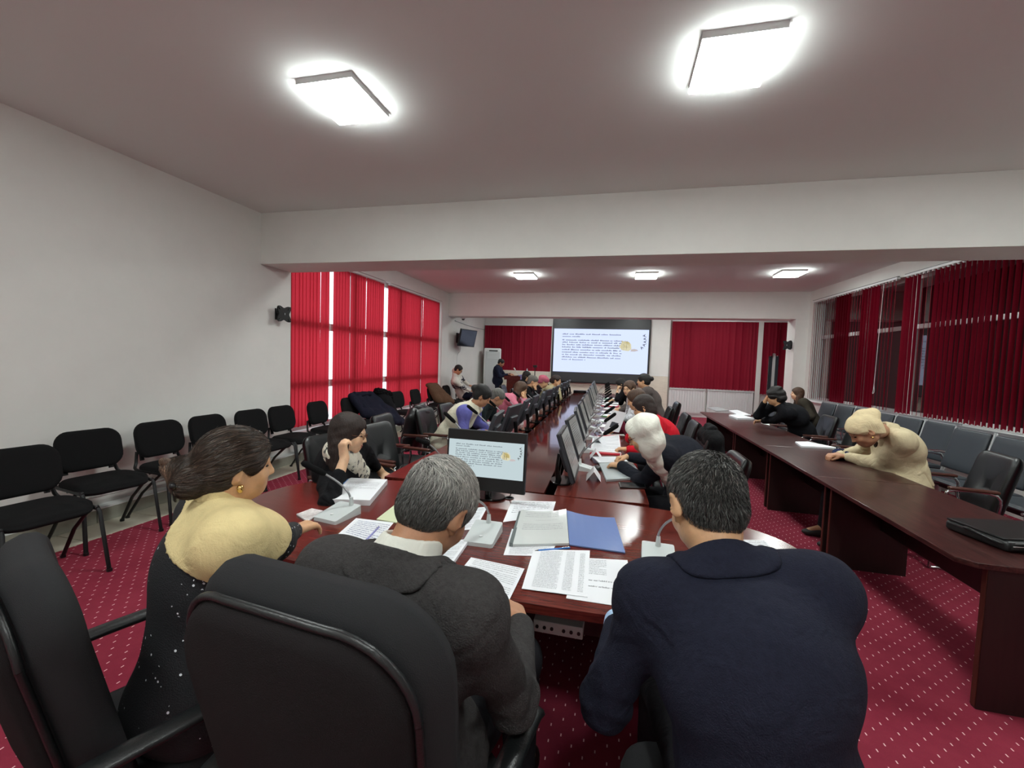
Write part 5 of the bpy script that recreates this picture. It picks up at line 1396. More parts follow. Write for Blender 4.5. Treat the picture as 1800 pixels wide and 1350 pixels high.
M_STRAND = bpy.data.materials.new('hair_strand'); M_STRAND.use_nodes = True
_nt = M_STRAND.node_tree; _a = _nt.nodes.new('ShaderNodeAttribute'); _a.attribute_name = 'strand_colour'
_nt.links.new(_a.outputs['Color'], _nt.nodes['Principled BSDF'].inputs['Base Color']); _nt.nodes['Principled BSDF'].inputs['Roughness'].default_value = 0.4
def H(kind, m_=None, bun=None, post=0.0025):
    def fn(J):
        G = hair_field(J, kind)
        if bun:
            for c, r in bun: G.ell(J['hp'](*c), V3(*r) * J['hs'], J['Rh'], 0.015)
        if post: G.post = folds(post, 70, 5)
        sdf_part('hair', G, max(0.0065, J['h'] * 0.8), m_ or J['hm'] or HM_BLACK, J['root'], it=1)
    return fn
def turban(m_, knot=None, name='headscarf', low=0.03, size=1.0, front=0.0):
    def fn(J):
        G = Field(); hp, R, s = J['hp'], J['Rh'], J['hs']
        G.ell(hp(0, -0.018, 0.045), V3(0.093, 0.113, 0.084) * s * size, R, 0.02); G.ell(hp(0, -0.055, -0.02), V3(0.08, 0.062, 0.085) * s * size, R, 0.03)
        for c, r in (knot or []): G.ell(hp(*c), V3(*r) * s, R, 0.025)
        G.half(hp(0, 0.085, low), R @ V3(0, 0.62, -1), 0.01)
        G.post = folds(0.0035, 55, 7, (0.5, 1, 1.6)); sdf_part(name, G, max(0.007, J['h'] * 0.8), m_, J['root'], it=1)
    return fn
def hijab(m_):
    def fn(J):
        G = Field(); hp, R, s = J['hp'], J['Rh'], J['hs']
        G.ell(hp(0, -0.016, 0.03), V3(0.094, 0.117, 0.098) * s, R, 0.03); G.ell(hp(0, -0.02, -0.055), V3(0.082, 0.085, 0.075) * s, R, 0.04)
        G.cap(hp(0, -0.02, -0.08), J['N'] + J['u'] * 0.0 + J['f'] * 0.05, 0.07 * s, 0.06 * s, k=0.05)
        G.cap(J['N'] + J['f'] * 0.05, J['C'] + J['f'] * 0.19 * s - J['u'] * 0.06, 0.055 * s, 0.045 * s, k=0.06)
        G.cap(hp(0, 0.03, -0.115), J['C'] + J['f'] * 0.2 * s - J['u'] * 0.02, 0.05 * s, 0.045 * s, k=0.05)
        G.ell(hp(0, 0.118, -0.025), V3(0.060, 0.075, 0.088) * s, R, 0.02, 's')
        G.post = folds(0.007, 42, 4, (1, 1, 0.5)); sdf_part('headscarf', G, max(0.007, J['h'] * 0.8), m_, J['root'], it=1)
    return fn
def glasses(colr):
    def fn(J):
        hp, s = J['hp'], J['hs']; bm = bmesh.new()
        for q in (-1, 1):
            rim = [hp(q * 0.031 + 0.022 * math.cos(a), 0.098 - 0.002 * abs(math.cos(a)), 0.0 + 0.016 * math.sin(a)) for a in np.linspace(0, 2 * PI, 15)]
            add_tube(bm, [tuple(v) for v in rim], 0.0016 * s, 5, caps=False)
            add_tube(bm, [tuple(hp(q * 0.053, 0.094, 0.004)), tuple(hp(q * 0.076, 0.05, 0.006)), tuple(hp(q * 0.08, -0.002, 0.004))], 0.0016 * s, 5)
        add_tube(bm, [tuple(hp(-0.01, 0.099, 0.004)), tuple(hp(0.01, 0.099, 0.004))], 0.0016 * s, 5)
        o = from_bm('glasses', bm, colr, J['root'], smooth=True)
    return fn
def held_pen(key, colr):
    def fn(J):
        S, E_, W, fd, pn, cu = J['arms'][key]; fd = unit(fd); pn = unit(pn); a = W + fd * 0.1 + pn * 0.05; 
        tube('held_pen', [tuple(a + pn * 0.04 + fd * 0.03), tuple(a - pn * 0.09 - fd * 0.06)], 0.0045, colr, J['root'], n=6)
    return fn
# ------------------------------------------------------------------ people
def pen_in_hand(label, key, colr, ln=0.14):
    def fn(J):
        S, E_, W, fd, pn, cu = J['arms'][key]; fd = unit(fd); pn = unit(pn - fd * (pn @ fd)); a = W + fd * 0.095 + pn * 0.045
        t = thing('pen', label, 'pen', J['root'].location, J['root'].rotation_euler[2])
        d = unit(pn * 0.8 + fd * 0.35)
        tube('barrel', [tuple(a + d * 0.045), tuple(a - d * (ln - 0.05))], 0.0045, colr, t, n=6); tube('tip', [tuple(a + d * 0.045), tuple(a + d * 0.058)], [0.0035, 0.001], M_BLACKP, t, n=6)
    return fn
C_GREYSUIT = cloth('charcoal_suit', srgb(62, 60, 60), 0.5, 260, 0.18, 90)
C_NAVYSUIT = cloth('navy_suit', srgb(32, 34, 48), 0.35, 300, 0.12, 80)
C_BLACK = cloth('black_knit', srgb(20, 20, 23), 0.3, 240, 0.15, 60)
C_SHIRT = cloth('white_shirt', srgb(225, 225, 215), 0.1, 300, 0.02)
C_YELLOW = cloth('pale_yellow_knit', srgb(222, 202, 150), 0.3, 240, 0.05, 20)

# --- grey-haired man in the charcoal suit
def grey_hair(J):
    G = hair_field(J, 'short'); J['hair_obj'] = sdf_part('hair', G, 0.0055, HM_SALT, J['root'], it=1)
    crown = np.array([0.0, -0.045, 0.105])
    def flow(L):
        d = L - crown; d[:, 1] += 0.0; d = d / (np.linalg.norm(d, axis=1, keepdims=True) + 1e-6)
        up = np.clip((L[:, 2:3] - 0.02) / 0.06, 0, 1); fw = np.array([[0.75, 0.65, 0.0]])
        return d * (1 - 0.55 * up) + fw * up * 0.9 + np.array([[0, 0, -0.5]]) * (1 - up)
    def colf(L, rg):
        top = np.clip((L[:, 2] + 0.01) / 0.09, 0, 1); back = np.clip((-L[:, 1] - 0.02) / 0.06, 0, 1) * (1 - top)
        v = 0.045 + 0.20 * top ** 1.5 + 0.03 * (1 - back) + rg.uniform(0, 1, len(L)) ** 3 * 0.42 * (0.2 + top)
        v = np.clip(v, 0.012, 0.7); return np.stack([v, v * 0.97, v * 0.90], 1)
    strands(J, G, flow, 15000, lambda L: 0.018 + 0.02 * np.clip((L[:, 2]) / 0.1, 0, 1), 3, 0.00085, colf, lift=0.0035, seed=2, jitter=0.22)
def suit_back(lapel, seam=True):
    def fn(J):
        T = J['top_field']; s = J['s']
        # turned-down jacket collar lying round the neck
        G = Field(); N, u, r, f = J['N'], J['u'], J['r'], J['f']; rows = []
        for k in range(61):
            a = PI / 2 + 0.85 + (2 * PI - 1.7) * k / 60
            w = max(0, -math.sin(a)); dirv = math.cos(a) * r + math.sin(a) * f
            p0 = N + u * (0.026 + 0.012 * w) * s + dirv * 0.069 * s; p1 = N - u * (0.016 + 0.010 * w) * s + dirv * (0.100 + 0.02 * abs(math.cos(a))) * s
            for _ in range(3): p1 = p1 - T.grad(p1[None], 0.01)[0] * (float(T.eval(p1[None])[0]) - 0.004)
            pm = (p0 + p1) / 2 + u * 0.003; dm = float(T.eval(pm[None])[0])
            if dm < 0.005: pm = pm + T.grad(pm[None], 0.01)[0] * (0.005 - dm)
            rows.append((p0, pm, p1))
        R3 = np.array(rows); 
        for _ in range(4): R3[1:-1] = (R3[:-2] + R3[2:] + 2 * R3[1:-1]) / 4
        for k in range(61):
            G.cap(R3[k, 0], R3[k, 1], 0.006 * s, 0.006 * s, k=0.008); G.cap(R3[k, 1], R3[k, 2], 0.006 * s, 0.0055 * s, k=0.008)
        sdf_part('jacket_collar', G, 0.005, lapel, J['top_obj'], it=2)
    return fn
hg = onZ(770, 885, 1.31)
J2 = person('grey-haired man in a charcoal suit bending over his papers, seen from behind', (-0.49, 1.0), -6, tuple(onZ(770, 893, 1.245)), (-18, 38, 6), s=1.12, hs=1.06, seat=0.5, h=0.0065, sh=0.185, girth=1.03, bulge=0.09, twist=-4,
            hands={'R': (tuple(onZ(914, 1098, 0.79)), (0.35, -0.1, -1), (-0.55, 1, 0.1), (-0.5, -0.1, -1), 0.75), 'L': ((-0.78, 1.55, 0.80), (-0.8, -0.4, -0.8), (0.5, 1, -0.1), (0, 0, -1), 0.4)},
            top=dict(name='jacket', m=C_GREYSUIT, collar=C_SHIRT, freq=15, suit=True), sk=SK_M, hair=grey_hair, hm=HM_SALT, fold=0.006, extras=[suit_back(C_GREYSUIT)], seed=1, nlen=0.75)
# --- man in the navy suit
def navy_hair(J):
    G = hair_field(J, 'thin'); J['hair_obj'] = sdf_part('hair', G, 0.0055, hairmat('near_black', srgb(30, 29, 28)), J['root'], it=1)
    crown = np.array([0.008, -0.055, 0.1])
    def flow(L):
        d = L - crown; n = np.linalg.norm(d, axis=1, keepdims=True) + 1e-6; d = d / n
        sw = np.cross(d, np.array([[0, 0.3, 1.0]])); return d + sw * 0.35 + np.array([[0, 0, -0.25]])
    def colf(L, rg):
        v = 0.012 + 0.03 * rg.uniform(0, 1, len(L)) + (rg.uniform(0, 1, len(L)) > 0.8) * rg.uniform(0.05, 0.34, len(L)) * np.clip(0.4 + L[:, 2] / 0.1, 0.2, 1); return np.stack([v, v * 0.96, v * 0.88], 1)
    strands(J, G, flow, 20000, lambda L: 0.013 + 0.008 * np.clip(L[:, 2] / 0.1, 0, 1), 2, 0.0006, colf, lift=0.006, seed=3, jitter=0.3)
hn = onZ(1240, 884, 1.31)
J3 = person('broad man in a navy suit with short dark hair, seen from behind', (0.385, 1.02), 4, tuple(onZ(1240, 886, 1.27)), (17, 31, 2), s=1.12, hs=1.13, seat=0.5, h=0.0065, sh=0.172, girth=1.08, bulge=0.09,
            hands={'L': (tuple(onZ(1084, 1092, 0.80)), (-0.3, 0.0, -1), (0.3, 1, 0.05), (0.6, 0, -1), 0.55), 'R': (tuple(onZ(1222, 1040, 0.84)), (0.9, -0.5, -0.8), (-0.9, 0.6, -0.05), (-0.2, -0.2, -1), 0.7)},
            top=dict(name='jacket', m=C_NAVYSUIT, collar=None, freq=13, suit=True), sk=SK_L, hair=navy_hair, hm=HM_BLACK, fold=0.006, extras=[suit_back(C_NAVYSUIT), pen_in_hand('thin pen in the hand of the man in navy', 'R', M_BLACKP)], seed=2, nlen=0.7)
# light blue cuff at the left wrist
def cuff(J, key, m_, lo=0.9, hi=0.985, rad=0.036):
    S, E_, W, *_ = J['arms'][key]; G = Field(); G.cap(E_ + (W - E_) * lo, E_ + (W - E_) * hi, rad * J['s'], rad * J['s'], k=0.01); sdf_part('shirt_cuff', G, 0.006, m_, J['root'])
cuff(J3, 'L', cloth('light_blue_shirt', srgb(176, 205, 236), 0.1, 300, 0.02)); cuff(J3, 'R', cloth('light_blue_shirt', srgb(176, 205, 236), 0.1, 300, 0.02))
cuff(J2, 'R', C_SHIRT, 0.9, 0.95)
# --- woman in yellow
def yellow_hair(J):
    G = hair_field(J, 'tied'); hp = J['hp']
    G.ell(hp(0.0, -0.125, -0.045), V3(0.055, 0.05, 0.05), J['Rh'], 0.03); G.ell(hp(-0.01, -0.15, 0.0), V3(0.035, 0.05, 0.03), J['Rh'], 0.03)
    J['hair_obj'] = sdf_part('hair', G, 0.0055, HM_DBROWN, J['root'], it=1)
    knot = np.array([0.0, -0.15, -0.05])
    def flow(L): d = knot - L; return d / (np.linalg.norm(d, axis=1, keepdims=True) + 1e-6) + np.array([[0, -0.2, 0.08]])
    def colf(L, rg):
        v = (0.012 + rg.uniform(0.0, 1.0, len(L)) ** 2.5 * 0.13) * (1 + 2.2 * np.clip((-L[:, 1] - 0.13) / 0.05, 0, 1)); return np.stack([v, v * 0.62, v * 0.42], 1)
    strands(J, G, flow, 15000, 0.075, 6, 0.0008, colf, lift=0.0035, seed=4, jitter=0.08)
    # tail end sticking up over the clip and the clip itself
    G2 = Field(); G2.cap(hp(0, -0.15, -0.01), hp(-0.005, -0.195, 0.022), 0.03, 0.012, k=0.02); G2.post = folds(0.003, 90, 8); sdf_part('hair_tail', G2, 0.005, HM_BROWN, J['hair_obj'])
    G3 = Field()
    for k in range(5): G3.cap(hp(-0.03 + 0.015 * k, -0.168, -0.05), hp(-0.026 + 0.013 * k, -0.16, -0.10), 0.006, 0.004, k=0.006)
    G3.cap(hp(-0.035, -0.168, -0.045), hp(0.04, -0.168, -0.045), 0.011, k=0.01); sdf_part('hair_clip', G3, 0.004, M_BLACKP, J['hair_obj'])
    e = Field(); e.ell(hp(0.081, 0.003, -0.052), (0.0035, 0.0035, 0.004)); e.ell(hp(0.082, 0.003, -0.062), (0.003, 0.003, 0.006)); sdf_part('earring', e, 0.0025, mat('gold', srgb(225, 190, 120), 0.25, metal=1.0), J['root'])
M_SEQ = mat('black_sequin_knit', srgb(15, 17, 22), 0.8, bump=0.4, bscale=260)
_nt = M_SEQ.node_tree; _tc = _nt.nodes.new('ShaderNodeTexCoord'); _v = _nt.nodes.new('ShaderNodeTexVoronoi'); _v.inputs['Scale'].default_value = 42
_nt.links.new(_tc.outputs['Object'], _v.inputs['Vector']); _m = _nt.nodes.new('ShaderNodeMath'); _m.operation = 'LESS_THAN'; _m.inputs[1].default_value = 0.15
_nt.links.new(_v.outputs['Distance'], _m.inputs[0])
_v2 = _nt.nodes.new('ShaderNodeTexNoise'); _v2.inputs['Scale'].default_value = 33; _nt.links.new(_tc.outputs['Object'], _v2.inputs['Vector']); _m2 = _nt.nodes.new('ShaderNodeMath'); _m2.operation = 'GREATER_THAN'; _m2.inputs[1].default_value = 0.52; _nt.links.new(_v2.outputs['Fac'], _m2.inputs[0])
_m3 = _nt.nodes.new('ShaderNodeMath'); _m3.operation = 'MULTIPLY'; _nt.links.new(_m.outputs[0], _m3.inputs[0]); _nt.links.new(_m2.outputs[0], _m3.inputs[1])
_mx = _nt.nodes.new('ShaderNodeMixRGB'); _nt.links.new(_m3.outputs[0], _mx.inputs['Fac']); _mx.inputs[1].default_value = srgb(15, 17, 22); _mx.inputs[2].default_value = srgb(235, 238, 245)
_nt.links.new(_mx.outputs[0], _nt.nodes['Principled BSDF'].inputs['Base Color'])
def yoke(J):
    T = J['top_field']; G = Field(); G.ops = list(T.ops); base = T.post; N, u = J['N'], J['u']
    G.ops = [(o[0], o[1], o[2], *[x for x in o[3:]]) for o in T.ops]
    G.post = lambda x, y, z: base(x, y, z) - f32(0.007)
    G.half(V3(0, 0, 1.095), V3(-0.36, -0.05, -1), 0.006)
    S, E_, W, *_ = J['arms']['R']; hf = G.ops.pop(); G.cap(J['C'] + u * 0.03, S + (E_ - S) * 0.5, 0.09, 0.066, k=0.10); G.ops.append(hf)
    sdf_part('yellow_yoke', G, 0.0075, C_YELLOW, J['top_obj'])
    c = Field(); 
    for k in range(26):
        a = 2 * PI * k / 26; d = math.cos(a) * J['r'] + math.sin(a) * J['f']; p = J['N'] + J['u'] * 0.022 + d * 0.066; c.cap(p, p + J['u'] * 0.028 - d * 0.004, 0.009, 0.008, k=0.012)
    sdf_part('rolled_collar', c, 0.005, C_YELLOW, J['root'])
hy = onZ(415, 822, 1.31)
J1 = person('woman with tied dark hair in a yellow and black sequinned sweater, in profile', (-1.2, 1.0), -24, tuple(onZ(418, 818, 1.285)), (-38, 4, 2), s=1.06, hs=0.95, seat=0.5, h=0.0065, sh=0.185, girth=1.04, bulge=0.01, twist=-8, nlen=0.5,
            hands={'R': (tuple(onZ(553, 926, 0.80)), (1.0, 0.1, -0.7), (0.2, 1, 0), (0, 0, -1), 0.4)},
            top=dict(name='sequinned_sweater', m=M_SEQ, freq=22), sk=SK_L, hair=yellow_hair, hm=HM_DBROWN, female=True, fold=0.003, extras=[yoke], seed=4)
# --- woman with the patterned scarf, hand in her hair
M_SCARF = mat('white_print_scarf', srgb(232, 230, 216), 0.8, var=0.9, vscale=26, col2=srgb(226, 222, 205), bump=0.3, bscale=120)
_r = [n for n in M_SCARF.node_tree.nodes if n.type == 'VALTORGB'][0]; _r.color_ramp.elements[0].color = srgb(52, 54, 52); _r.color_ramp.elements[0].position = 0.40; _r.color_ramp.elements[1].position = 0.46
def scarf_shawl(J):
    G = Field(); N, u, f, r, C = J['N'], J['u'], J['f'], J['r'], J['C']
    for k in range(22):
        a = 2 * PI * k / 22; d = math.cos(a) * r + math.sin(a) * f; G.cap(N + u * 0.02 + d * 0.075, N + u * 0.055 + d * 0.07, 0.022, k=0.03)
    for q in (-1, 1): G.cap(N + f * 0.085 + q * r * 0.03, C + f * 0.17 - u * 0.05 + q * r * 0.035, 0.045, 0.055, k=0.03); G.cap(C + f * 0.17 - u * 0.05 + q * r * 0.035, C + f * 0.19 - u * 0.26 + q * r * 0.05, 0.055, 0.045, k=0.03)
    G.post = folds(0.006, 60, 3); sdf_part('scarf', G, 0.008, M_SCARF, J['root'])
hs = onY(614, 762, 2.62)
J4 = person('woman in black with a white patterned scarf, glasses and one hand in her hair', (-2.0, 3.02), -72, tuple(hs), (-70, 12, -4), s=1.12, hs=1.14, seat=0.46, h=0.008, sh=0.185, girth=1.12, bulge=0.06, female=True,
            hands={'R': (tuple(onY(606, 806, 2.4)), (-0.1, -0.5, -1), (-0.28, 0.12, 1), (0.35, 1, 0.1), 0.75), 'L': ((-1.86, 3.3, 0.58), (-0.3, 1, -0.4), (1, -0.2, -0.2), (0, 0, -1), 0.4)},
            top=dict(name='cardigan', m=C_BLACK, freq=20), sk=SK_F, hair=H('long', HM_DBROWN), hm=HM_BLACK, sleeve=0.62, extras=[glasses(mat('thin_metal_frame', srgb(120, 80, 60), 0.3, metal=0.8)), scarf_shawl], seed=6, fold=0.005)

# --- left row of the conference table (facing +X)
def table_hands(hx, hy_, dx, sp=0.14, z=0.79, curl=0.5):
    return {'R': ((hx, hy_ - sp, z), (-0.6 * dx, -0.7, -0.7), (dx, 0.5, -0.1), (0, 0, -1), curl), 'L': ((hx, hy_ + sp, z), (-0.6 * dx, 0.7, -0.7), (dx, -0.5, -0.1), (0, 0, -1), curl)} if dx > 0 else \
           {'L': ((hx, hy_ - sp, z), (-0.6 * dx, -0.7, -0.7), (dx, 0.5, -0.1), (0, 0, -1), curl), 'R': ((hx, hy_ + sp, z), (-0.6 * dx, 0.7, -0.7), (dx, -0.5, -0.1), (0, 0, -1), curl)}
def chin_hand(J_head, side, dx):
    x, y, z = J_head; return ((x + dx * 0.07, y + side * 0.05, z - 0.17), (dx * 0.3, side * 0.8, -1), (-dx * 0.1, -side * 0.1, 1), (-dx, 0, 0.2), 0.6)
GRPL = 'people along the left side of the conference table'; GRPR = 'people along the right side of the conference table'
C_CREAM = cloth('cream_vest', srgb(226, 222, 200)); C_PURPLE = cloth('violet_sleeve', srgb(104, 104, 172))
def vest(J):
    G = Field(); torso_field(G, J, 0.026, 1.06)
    G.cap(J['N'], J['nb'] + (J['nb'] - J['N']), 0.058, 0.07, k=0.01, op='s')
    for q in (0, 1): G.ell(J['S'][q] + (0.05 if q else -0.05) * J['r'], (0.075, 0.095, 0.12), J['R'], 0.02, 's')
    for q in (-1, 1): G.cap(J['N'] + J['f'] * 0.09 + q * J['r'] * 0.05, J['C'] + J['f'] * 0.13 + q * J['r'] * 0.06, 0.028, 0.03, k=0.03)
    G.post = folds(0.004, 26, 2); sdf_part('vest', G, 0.012, C_CREAM, J['root'])
h5 = tuple(onZ(848, 697, 1.2))
person('woman in a cream vest over a violet top with dark tied hair, reading', (-2.08, 5.08), -86, h5, (-78, 32, 0), s=1.06, female=True, hands=table_hands(-1.5, 5.02, 1), top=dict(name='violet_top', m=C_PURPLE), sk=SK_M, hair=H('tied', HM_BLACK, [((0, -0.13, 0.03), (0.05, 0.045, 0.045)), ((0, -0.04, 0.06), (0.09, 0.1, 0.08))]), hm=HM_BLACK, extras=[vest], group=GRPL, h=0.010)
h6 = tuple(onZ(874, 699, 1.14))
person('man in a dark green jacket with cropped grey hair, looking down', (-2.08, 5.8), -88, h6, (-62, 40, 4), s=1.08, hands=table_hands(-1.45, 5.72, 1), top=dict(name='jacket', m=cloth('dark_green_jacket', srgb(30, 38, 40)), collar=cloth('dark_green_jacket', srgb(30, 38, 40))), sk=SK_M, hair=H('thin', HM_GREY), hm=HM_SALT, group=GRPL, h=0.010, girth=1.1)
h7 = tuple(onZ(916, 684, 1.16))
person('woman in a pink jacket holding her face in her hands', (-2.1, 7.27), -88, h7, (-80, 22, 0), s=1.08, female=True, hands={'R': chin_hand(h7, -1, 1), 'L': chin_hand(h7, 1, 1)}, top=dict(name='jacket', m=cloth('pink_jacket', srgb(206, 120, 140))), sk=SK_L, hair=H('long', HM_BROWN), hm=HM_BROWN, group=GRPL, girth=1.12)
h8 = tuple(onZ(937, 671, 1.24))
person('woman in a grey cap and black top holding her chin', (-2.1, 8.42), -88, h8, (-80, 18, 0), s=1.06, female=True, hands={'R': chin_hand(h8, -1, 1)}, top=dict(name='top', m=C_BLACK), sk=SK_L, hair=turban(cloth('grey_cap', srgb(104, 100, 96)), None, 'cap', 0.02, 0.96), hm=HM_BLACK, group=GRPL)
h8b = tuple(onZ(926, 660, 1.25))
person('dark-haired person half hidden behind the grey cap', (-2.6, 11.0), -88, tuple(onY(926, 661, 11.0)), (-85, 15, 0), s=1.05, female=True, top=dict(name='top', m=C_BLACK), sk=SK_L, hair=H('bob', HM_BLACK), hm=HM_BLACK, group=GRPL, h=0.013)
h9 = tuple(onZ(956, 671, 1.21))
person('woman in a pink turban and dark coat at the far left of the table', (-2.1, 9.22), -88, h9, (-75, 25, 0), s=1.08, female=True, hands=table_hands(-1.55, 9.22, 1), top=dict(name='coat', m=cloth('dark_plum_coat', srgb(44, 32, 38))), sk=SK_L, hair=turban(cloth('pink_turban', srgb(176, 92, 110)), [((0, -0.1, 0.06), (0.05, 0.04, 0.04))], 'turban', 0.03, 1.05), hm=HM_BLACK, group=GRPL, h=0.013)
h10 = tuple(onZ(978, 669, 1.23))
person('woman in a khaki jacket with brown hair, hand at her cheek, farthest on the left', (-1.95, 9.92), -88, h10, (-95, 5, 0), s=1.06, female=True, hands={'R': chin_hand(h10, -1, 1)}, top=dict(name='jacket', m=cloth('khaki_jacket', srgb(168, 156, 122))), sk=SK_L, hair=H('tied', HM_DBROWN, [((0, -0.12, 0.0), (0.04, 0.04, 0.04))]), hm=HM_DBROWN, group=GRPL, h=0.013)

# --- right row of the conference table (facing -X)
C_HIJAB = cloth('white_silk_scarf', srgb(232, 232, 220), 0.15, 90, 0.04, 12, rough=0.6)
h13 = tuple(onZ(1131, 762, 1.18))
J13 = person('woman in a white headscarf and black jacket writing beside a silver laptop', (0.60, 3.42), 86, h13, (82, 32, 0), neck=tuple(onY(1153, 785, 3.42)), ears=False, s=1.14, hs=1.08, seat=0.5, female=True, girth=1.15, bulge=0.12, h=0.008,
       hands={'L': (tuple(onZ(1092, 818, 0.81)), (0.4, -0.8, -0.6), (-1, 0.5, -0.1), (0.2, 0, -1), 0.6), 'R': (tuple(onZ(1104, 803, 0.83)), (0.4, 0.8, -0.6), (-1, -0.35, -0.1), (0, -0.3, -1), 0.7)},
       top=dict(name='jacket', m=cloth('black_jacket', srgb(30, 32, 40)), freq=22), sk=SK_L, hair=hijab(C_HIJAB), hm=HM_BLACK, extras=[pen_in_hand('white pen in the hand of the woman in the headscarf', 'R', M_WHITE), glasses(M_BLACKP)], group=GRPR, fold=0.005)
h14 = tuple(onZ(1131, 716, 1.2))
def mustard(J):
    G = Field(); torso_field(G, J, 0.006, 1.02); G.cap(J['N'], J['nb'] + (J['nb'] - J['N']), 0.056, 0.06, k=0.01, op='s'); G.ell(J['C'] - J['f'] * 0.16, (0.3, 0.17, 0.6), J['R'], 0.02, 's'); sdf_part('mustard_front', G, 0.012, cloth('mustard_knit', srgb(150, 140, 30)), J['root'])
person('brown-haired woman in mustard and red behind the white headscarf', (0.62, 4.7), 88, h14, (86, 26, 0), s=1.08, female=True, hands={'L': (tuple(onZ(1104, 790, 0.80)), (0.4, -0.8, -0.6), (-1, 0.1, 0), (0, 0, -1), 0.55), 'R': chin_hand(h14, 1, -1)}, top=dict(name='red_cardigan', m=cloth('red_cardigan', srgb(200, 28, 44)), freq=20), sk=SK_L, hair=H('bob', HM_DBROWN), hm=HM_DBROWN, extras=[mustard], group=GRPR, h=0.010, girth=1.08)
h15 = tuple(onZ(1118, 703, 1.22))
J15 = person('brown-haired woman holding up a printed sheet', (0.6, 5.52), 88, h15, (86, 20, 0), s=1.07, female=True, hands={'L': (tuple(onZ(1093, 745, 0.90)), (0.4, -0.8, -0.7), (-1, 0.1, 0.2), (0, 0.8, -0.5), 0.6), 'R': table_hands(0.0, 5.5, -1)['R']}, top=dict(name='dark_red_sweater', m=cloth('dark_red_sweater', srgb(84, 20, 36))), sk=SK_L, hair=H('bob', HM_BROWN), hm=HM_BROWN, group=GRPR)
a = onZ(1080, 742, 0.93); t = thing('paper_sheet', 'printed sheet held up by the brown-haired woman on the right', 'paper', tuple(a))
pydata('sheet', [(-0.13, -0.06, -0.1), (0.06, -0.04, -0.12), (0.14, 0.05, 0.12), (-0.03, 0.03, 0.15)], [(0, 1, 2, 3)], M_PAPER, t); pydata('printed_picture', [(-0.06, -0.045, -0.06), (0.03, -0.035, -0.07), (0.07, 0.02, 0.04), (-0.01, 0.012, 0.055)], [(0, 1, 2, 3)], M_INKD, t)
h16 = tuple(onZ(1131, 669, 1.36))
person('woman with black hair in a bun and a grey knit sweater, seen from behind', (0.78, 8.28), 80, (h16[0], h16[1], 1.355), (80, 5, 0), s=1.12, seat=0.52, female=True, hands=table_hands(0.1, 8.3, -1), top=dict(name='sweater', m=cloth('grey_knit', srgb(88, 80, 78)), high=True), sk=SK_L, hair=H('tied', HM_BLACK, [((0, -0.135, 0.03), (0.042, 0.042, 0.042))]), hm=HM_BLACK, group=GRPR)
h17 = tuple(onZ(1106, 683, 1.26))
person('woman in glasses and a striped top looking towards the camera side', (0.52, 7.24), 95, h17, (140, 8, 0), s=1.06, female=True, hands=table_hands(0.0, 7.2, -1), top=dict(name='top', m=cloth('white_top', srgb(190, 190, 195), var=0.5, vs=40)), sk=SK_F, hair=H('tied', HM_BROWN), hm=HM_BROWN, extras=[glasses(mat('thin_metal_frame', srgb(120, 80, 60), 0.3, metal=0.8))], group=GRPR, h=0.012)
h18 = tuple(onZ(1091, 675, 1.18))
person('woman in black resting her bowed head on her hand, farthest on the right', (0.46, 10.4), 90, h18, (95, 38, 0), s=1.06, female=True, hands={'L': chin_hand(h18, -1, -1), 'R': table_hands(-0.05, 10.4, -1)['R']}, top=dict(name='black_top', m=C_BLACK, high=True), sk=SK_F, hair=H('bob', HM_BLACK), hm=HM_BLACK, group=GRPR, h=0.012, sleeve=0.6)

# --- right-hand desk
def bushy(J):
    G = hair_field(J, 'fluffy'); G.post = folds(0.011, 60, 5); sdf_part('hair', G, 0.007, HM_BLACK, J['root'])
h19 = V3(2.34, 7.2, 1.255); h19 = h19 + (onY(1362, 694, 7.2) - onY(1362, 694, 7.2))
h19 = tuple(onY(1362, 697, 7.15))
person('man in a black sweater with bushy dark hair, one hand over his mouth', (2.84, 7.3), 82, h19, (78, 12, 0), s=1.1, girth=1.12, bulge=0.09,
       hands={'R': ((h19[0] - 0.12, h19[1] + 0.05, h19[2] - 0.10), (-0.5, 0.6, -1), (0.2, -0.1, 0.6), (1, -0.2, 0), 0.7), 'L': (tuple(onZ(1336, 742, 0.80)), (0.4, -0.9, -0.3), (-0.8, 0.6, 0), (0, 0, -1), 0.55)},
       top=dict(name='sweater', m=cloth('black_sweater', srgb(20, 21, 25)), high=True, freq=18), sk=SK_L, hair=bushy, hm=HM_BLACK, extras=[glasses(mat('thin_metal_frame', srgb(120, 80, 60), 0.3, metal=0.8))], h=0.010)
h20 = tuple(onX(1401, 692, 3.72))
person('woman with wavy brown hair in a dark olive top on the wall bench', (3.98, 10.05), 88, h20, (80, 0, 0), s=1.1, female=True, top=dict(name='top', m=cloth('dark_olive_top', srgb(58, 54, 46))), sk=SK_F, hair=H('long', HM_BROWN), hm=HM_BROWN, seat=0.47)
C_COAT = cloth('beige_wool_coat', srgb(206, 192, 158), 0.3, 200, 0.06, 30); C_TURB = cloth('cream_turban', srgb(232, 214, 172), 0.2, 160, 0.05, 20)
